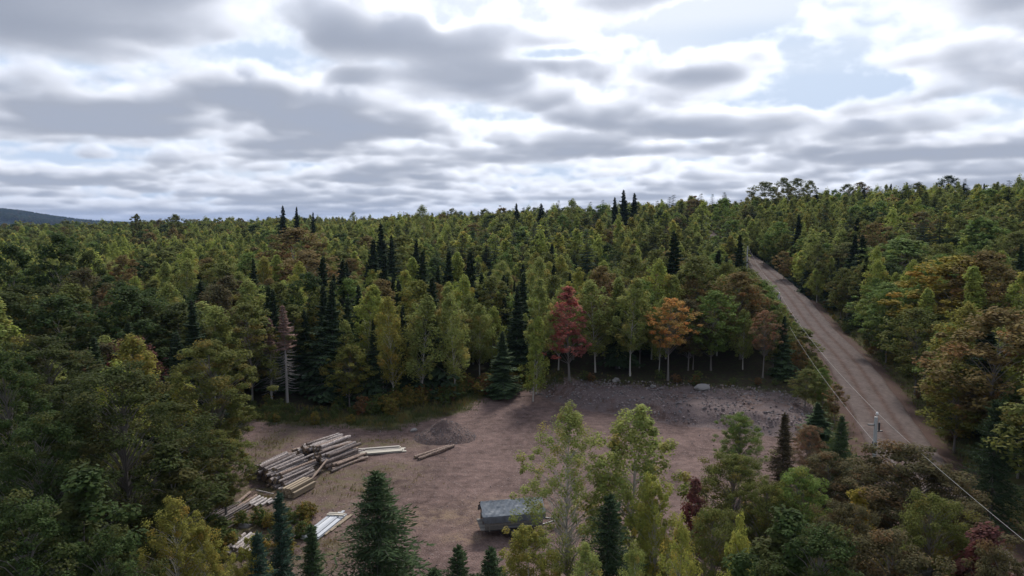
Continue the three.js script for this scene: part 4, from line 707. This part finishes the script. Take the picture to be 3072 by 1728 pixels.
const boardGeo = (() => { const s = new THREE.Shape(); s.moveTo(-0.48, -0.47); s.lineTo(0.48, -0.47); s.lineTo(0.5, -0.4); s.lineTo(0.5, 0.4); s.lineTo(0.46, 0.5); s.lineTo(-0.46, 0.5); s.lineTo(-0.5, 0.4); s.lineTo(-0.5, -0.4); s.closePath(); const g = new THREE.ExtrudeGeometry(s, { depth: 1, bevelEnabled: false }); g.translate(0, 0, -0.5); const p = g.attributes.position, uv = []; for (let i = 0; i < p.count; i++) uv.push(p.getX(i) + p.getY(i), p.getZ(i)); g.setAttribute('uv', new THREE.Float32BufferAttribute(uv, 2)); return g; })();
function board(a, b, w, t, mat, label, group, name = 'board') { const A = new THREE.Vector3(...a), Bv = new THREE.Vector3(...b), m = part(name, boardGeo, mat, scene); m.position.copy(A).add(Bv).multiplyScalar(0.5); m.lookAt(Bv); m.scale.set(w, t, A.distanceTo(Bv)); tag(m, label, name === 'beam' ? 'beam' : 'board', group); return m; }
const tan = [wood([0.25, 0.19, 0.125]), wood([0.2, 0.155, 0.105]), wood([0.29, 0.23, 0.16])], greyWood = [wood([0.36, 0.33, 0.28]), wood([0.44, 0.4, 0.33]), wood([0.3, 0.27, 0.24])], white = [wood([0.4, 0.42, 0.45]), wood([0.32, 0.335, 0.36]), wood([0.48, 0.49, 0.51])];
for (let k = 0; k < 11; k++) { const lay = Math.floor(k / 4), l = k % 4, x = -16.4 + l * 0.28 + lay * 0.05, z = -49.7 + l * 0.1 + rl() * 0.1; board([x, H(x, z) + 0.12 + lay * 0.225, z], [x + 0.9, H(x, z) + 0.12 + lay * 0.225, z - 2.3], 0.2, 0.2, tan[k % 3], 'tan squared beam in the stack at the foot of the log pile', 'squared beams at the foot of the log pile', 'beam'); }
for (let k = 0; k < 9; k++) { const lay = Math.floor(k / 4), l = k % 4, x = -14 + rl() * 0.5 + l * 0.12, z = -59.9 + l * 0.3 + lay * 0.08; board([x, H(x, z) + 0.05 + lay * 0.1, z], [x + 4.0 + rl() * 0.4, H(x + 4, z) + 0.05 + lay * 0.1, z - 0.85], 0.26, 0.07, greyWood[k % 3], 'weathered plank in the low pile right of the logs', 'weathered planks right of the logs'); }
for (let k = 0; k < 14; k++) { const lay = Math.floor(k / 5), l = k % 5, x = -13.0 + l * 0.235 + lay * 0.02, z = -42.7 - rl() * 0.25; board([x, H(x, z) + 0.05 + lay * 0.085, z], [x + 0.95, H(x, z) + 0.05 + lay * 0.085, z - 3.4 - 0.5 * rl()], 0.19 + 0.02 * rl(), 0.07, white[(k * 7) % 3], 'white painted board in the stack behind the large spruce', 'white boards behind the large spruce'); }
[[-12.2, -46.3, -11.0, -46.0], [-12.25, -46.0, -11.1, -45.75]].forEach(([a, b, c, d], k) => board([a, H(a, b) + 0.3, b], [c, H(c, d) + 0.3, d], 0.14, 0.06, greyWood[k], k ? 'grey board laid across the white stack, nearer of two' : 'grey board laid across the white stack, farther of two'));
[[-11.75, -43.4, -10.9, -46.2], [-11.5, -43.9, -10.7, -46.4]].forEach(([a, b, c, d], k) => board([a, H(a, b) + 0.06, b], [c, H(c, d) + 0.06, d], 0.2, 0.06, tan[k], k ? 'orange-brown board beside the white stack, outer of two' : 'orange-brown board beside the white stack, inner of two'));

// ---------------------------------------------------------------- the trailer under its tarpaulin
{
  const y0 = H(0, -43.9), g = thing('utility_trailer', 'wooden sided utility trailer under a grey tarpaulin', 'trailer', [-0.05, y0, -44.1]);
  g.rotation.y = 0.2;
  const box = (w, h, d, x, y, z, n, m, par = g) => { const q = new THREE.BoxGeometry(w, h, d); q.translate(x, y, z); return part(n, q, m, par); };
  const steel = std([0.05, 0.05, 0.055], 0.5, { metalness: 0.4 }), grey = wood([0.13, 0.12, 0.11]), light = wood([0.18, 0.165, 0.15]), dark = std([0.035, 0.033, 0.032], 0.8), rubber = std([0.02, 0.02, 0.021], 0.85), rust = wood([0.12, 0.07, 0.05]);
  const Lx = 1.85, Wz = 0.9;
  box(2 * Lx, 0.1, 0.08, 0, 0.5, Wz - 0.1, 'frame_rail', steel); box(2 * Lx, 0.1, 0.08, 0, 0.5, -Wz + 0.1, 'frame_rail', steel);
  for (let k = 0; k < 7; k++) box(2 * Lx + 0.25, 0.045, 0.245, -0.12, 0.575, -Wz + 0.13 + k * 0.257, 'deck_plank', k % 2 ? grey : light);
  for (const s of [-1, 1]) { for (let k = 0; k < 2; k++) box(2 * Lx - 0.02, 0.17, 0.035, 0, 0.70 + k * 0.185, s * (Wz + 0.0), 'side_plank', k ? light : grey); for (let k = 0; k < 4; k++) box(0.06, 0.5, 0.05, -Lx + 0.3 + k * 1.02, 0.72, s * (Wz + 0.045), 'stake', light); }
  for (const x of [-Lx + 0.05, 0, Lx - 0.05]) { box(0.07, 1.4, 0.07, x, 1.3, 0, 'ridge_post', rust); for (const s of [-1, 1]) box(0.05, 0.6, 0.05, x, 1.15, s * (Wz - 0.06), 'corner_post', rust); }
  box(2 * Lx, 0.06, 0.08, 0, 2.03, 0, 'ridge_pole', rust); box(0.05, 0.09, 1.7, -Lx + 0.05, 0.98, 0, 'cross_bar', light);
  for (const s of [-1, 1]) { for (const x of [-0.05, 0.8]) {
    const w = new THREE.Group(); w.name = 'wheel'; w.position.set(x, 0.34, s * (Wz + 0.16)); g.add(w);
    const t = new THREE.TorusGeometry(0.25, 0.095, 10, 24); part('tyre', t, rubber, w); const rim = new THREE.CylinderGeometry(0.17, 0.17, 0.13, 18); rim.rotateX(Math.PI / 2); part('rim', rim, std([0.35, 0.35, 0.36], 0.4, { metalness: 0.7 }), w); }
    const sh = new THREE.Shape(); sh.moveTo(-0.62, 0.42); sh.lineTo(-0.42, 0.76); sh.lineTo(1.16, 0.76); sh.lineTo(1.36, 0.42); sh.lineTo(1.31, 0.42); sh.lineTo(1.12, 0.71); sh.lineTo(-0.38, 0.71); sh.lineTo(-0.57, 0.42); sh.closePath();
    const f = new THREE.ExtrudeGeometry(sh, { depth: 0.24, bevelEnabled: false }); f.translate(0, 0, s > 0 ? Wz + 0.07 : -Wz - 0.31); part('fender', f, std([0.16, 0.16, 0.17], 0.5, { metalness: 0.5 }), g);
  }
  const tg = new THREE.BoxGeometry(1.5, 0.09, 0.08), tA = part('tongue', tg, steel, g); tA.position.set(Lx + 0.6, 0.48, 0.32); tA.rotation.y = 0.42; const tB = part('tongue', tg, steel, g); tB.position.set(Lx + 0.6, 0.48, -0.32); tB.rotation.y = -0.42;
  const jack = new THREE.CylinderGeometry(0.035, 0.035, 0.75, 10); jack.translate(Lx + 1.2, 0.4, 0.09); part('jack', jack, steel, g);
  // tarpaulin: draped over the ridge, sagging between posts, folded down past the eaves
  const pos = [], idx = [], nu = 90, prof = [[-1.25, 1.0], [-1.12, 1.22], [-1.0, 1.45], [-0.5, 1.765], [-0.02, 2.075], [0, 2.085], [0.02, 2.075], [0.5, 1.765], [1.0, 1.45], [1.015, 1.42], [1.0, 1.2], [0.97, 1.0]], P = [];
  for (let k = 0; k < prof.length - 1; k++) for (let q = 0; q < 4; q++) P.push([mixf(prof[k][0], prof[k + 1][0], q / 4), mixf(prof[k][1], prof[k + 1][1], q / 4)]); P.push(prof.at(-1));
  for (let i = 0; i <= nu; i++) { const x = mixf(-Lx - 0.12, Lx + 0.15, i / nu); P.forEach(([z, y], k) => {
    const az = Math.abs(z), sag = 0.015 * Math.sin(Math.PI * Math.min(1, az / 0.9)) * Math.sin(Math.PI * (((x + Lx) / Lx) % 1)) ** 2, wr = 0.012 * fbm(x * 2.2 + z, z * 3, 3) + 0.012 * noise((x + z * 0.8) * 5, z * 1.5), low = sst(1.45, 1.05, y);
    pos.push(x + low * 0.06 * noise(z * 9, 3) + (i === 0 ? -0.12 * noise(k * 0.25, 1) : 0), y - sag + wr + low * 0.05 * noise(x * 2.5, 7), z + low * 0.05 * noise(x * 4, z) + wr * 0.6); }); }
  const m = P.length; for (let i = 0; i < nu; i++) for (let k = 0; k < m - 1; k++) { const a = i * m + k, b = a + 1, c = a + m, d = c + 1; idx.push(a, b, c, b, d, c); }
  const q = new THREE.BufferGeometry(); q.setAttribute('position', new THREE.Float32BufferAttribute(pos, 3)); const uv = []; for (let k = 0; k < pos.length; k += 3) uv.push(pos[k] / 2, (pos[k + 1] + pos[k + 2]) / 2); q.setAttribute('uv', new THREE.Float32BufferAttribute(uv, 2)); q.setIndex(idx);
  const r = rng(71), dust = tex(256, 256, (i, j) => { const v = 0.9 + 0.2 * wrapn(i, j, 256, 0.03) + 0.14 * wrapn(i, j, 256, 0.12) + 0.08 * (r() - 0.5); return [0.16 * v, 0.18 * v, 0.205 * v]; });
  const tp = part('tarpaulin', q, new THREE.MeshPhysicalMaterial({ map: dust, roughness: 0.45, specularIntensity: 0.8, side: THREE.DoubleSide }), scene); tp.position.copy(g.position); tp.rotation.y = g.rotation.y; tag(tp, 'wrinkled grey-blue tarpaulin draped as a ridge over the trailer', 'tarpaulin');
}

// ---------------------------------------------------------------- the power line
{
  const P = [[20.7, -40, 8.5], [35.5, -95, 10.0], [49.8, -152, 14.3], [60.6, -225, 21.4], [72.6, -290, 25.4]], where = ['nearest grey utility pole, seen against the gravel road', 'second utility pole, rising from maples left of the road', 'third utility pole, beside the narrowing road', 'fourth utility pole, below the far bend of the road', 'farthest utility pole, near the skyline'];
  const wood_ = std([0.3, 0.3, 0.29], 0.9), glass = std([0.6, 0.58, 0.56], 0.35), iron = std([0.06, 0.06, 0.065], 0.5, { metalness: 0.5 }), alu = std([0.24, 0.235, 0.23], 0.8);
  P.forEach(([x, z, top], k) => {
    const y = H(x, z), h = top - y, g = thing('utility_pole', where[k], 'utility pole', [x, y - 0.2, z], 'utility poles along the road');
    const c = new THREE.CylinderGeometry(0.095, 0.14, h, 14, 1); c.translate(0, h / 2 + 0.2, 0); part('pole', c, wood_, g);
    const ins = new THREE.LatheGeometry([[0.0, 0], [0.03, 0], [0.03, 0.08], [0.09, 0.1], [0.05, 0.15], [0.08, 0.17], [0.04, 0.24], [0, 0.25]].map((v) => new THREE.Vector2(...v)), 14); ins.translate(0.05, h + 0.24, 0); part('insulator', ins, glass, g);
    const b1 = new THREE.BoxGeometry(0.42, 0.07, 0.09); b1.translate(-0.24, h - 0.25, 0); part('bracket', b1, iron, g);
    const b2 = new THREE.BoxGeometry(0.36, 0.06, 0.08); b2.translate(0.22, h - 0.62, 0); part('bracket', b2, iron, g);
    const s = new THREE.CylinderGeometry(0.05, 0.05, 0.5, 10); s.translate(0.2, h - 0.35, 0); part('surge_arrester', s, iron, g);
    const cl = new THREE.BoxGeometry(0.1, 0.22, 0.34); cl.translate(-0.02, h - 1.35, 0); part('clamp', cl, iron, g);
  });
  const pts = (dy, dx) => { const L = [[16.5, -15, 8.2], ...P]; const out = []; for (let k = 0; k < L.length - 1; k++) { const [x0, z0, y0] = L[k], [x1, z1, y1] = L[k + 1]; for (let i = 0; i <= 24; i++) { if (k && !i) continue; const t = i / 24; out.push(new THREE.Vector3(mixf(x0, x1, t) + dx, mixf(y0, y1, t) + dy - 4 * 0.75 * t * (1 - t) * (k ? 1 : 0.4), mixf(z0, z1, t))); } } return out; };
  const wire = (dy, dx, rad, label) => { const p = pts(dy, dx), c = new THREE.CatmullRomCurve3(p); tag(part('power_line', new THREE.TubeGeometry(c, 240, rad, 6), alu, scene), label, 'wire', 'overhead wires'); };
  wire(0.25, 0.05, 0.008, 'upper overhead wire running over the pole tops'); wire(-1.35, -0.13, 0.008, 'lower overhead wire hung below the pole tops');
}
scene.fog = new THREE.FogExp2(lin(0.42, 0.6, 1.0), 0.00005);
console.log('done', Math.round(performance.now()));
renderer.render(scene, camera);
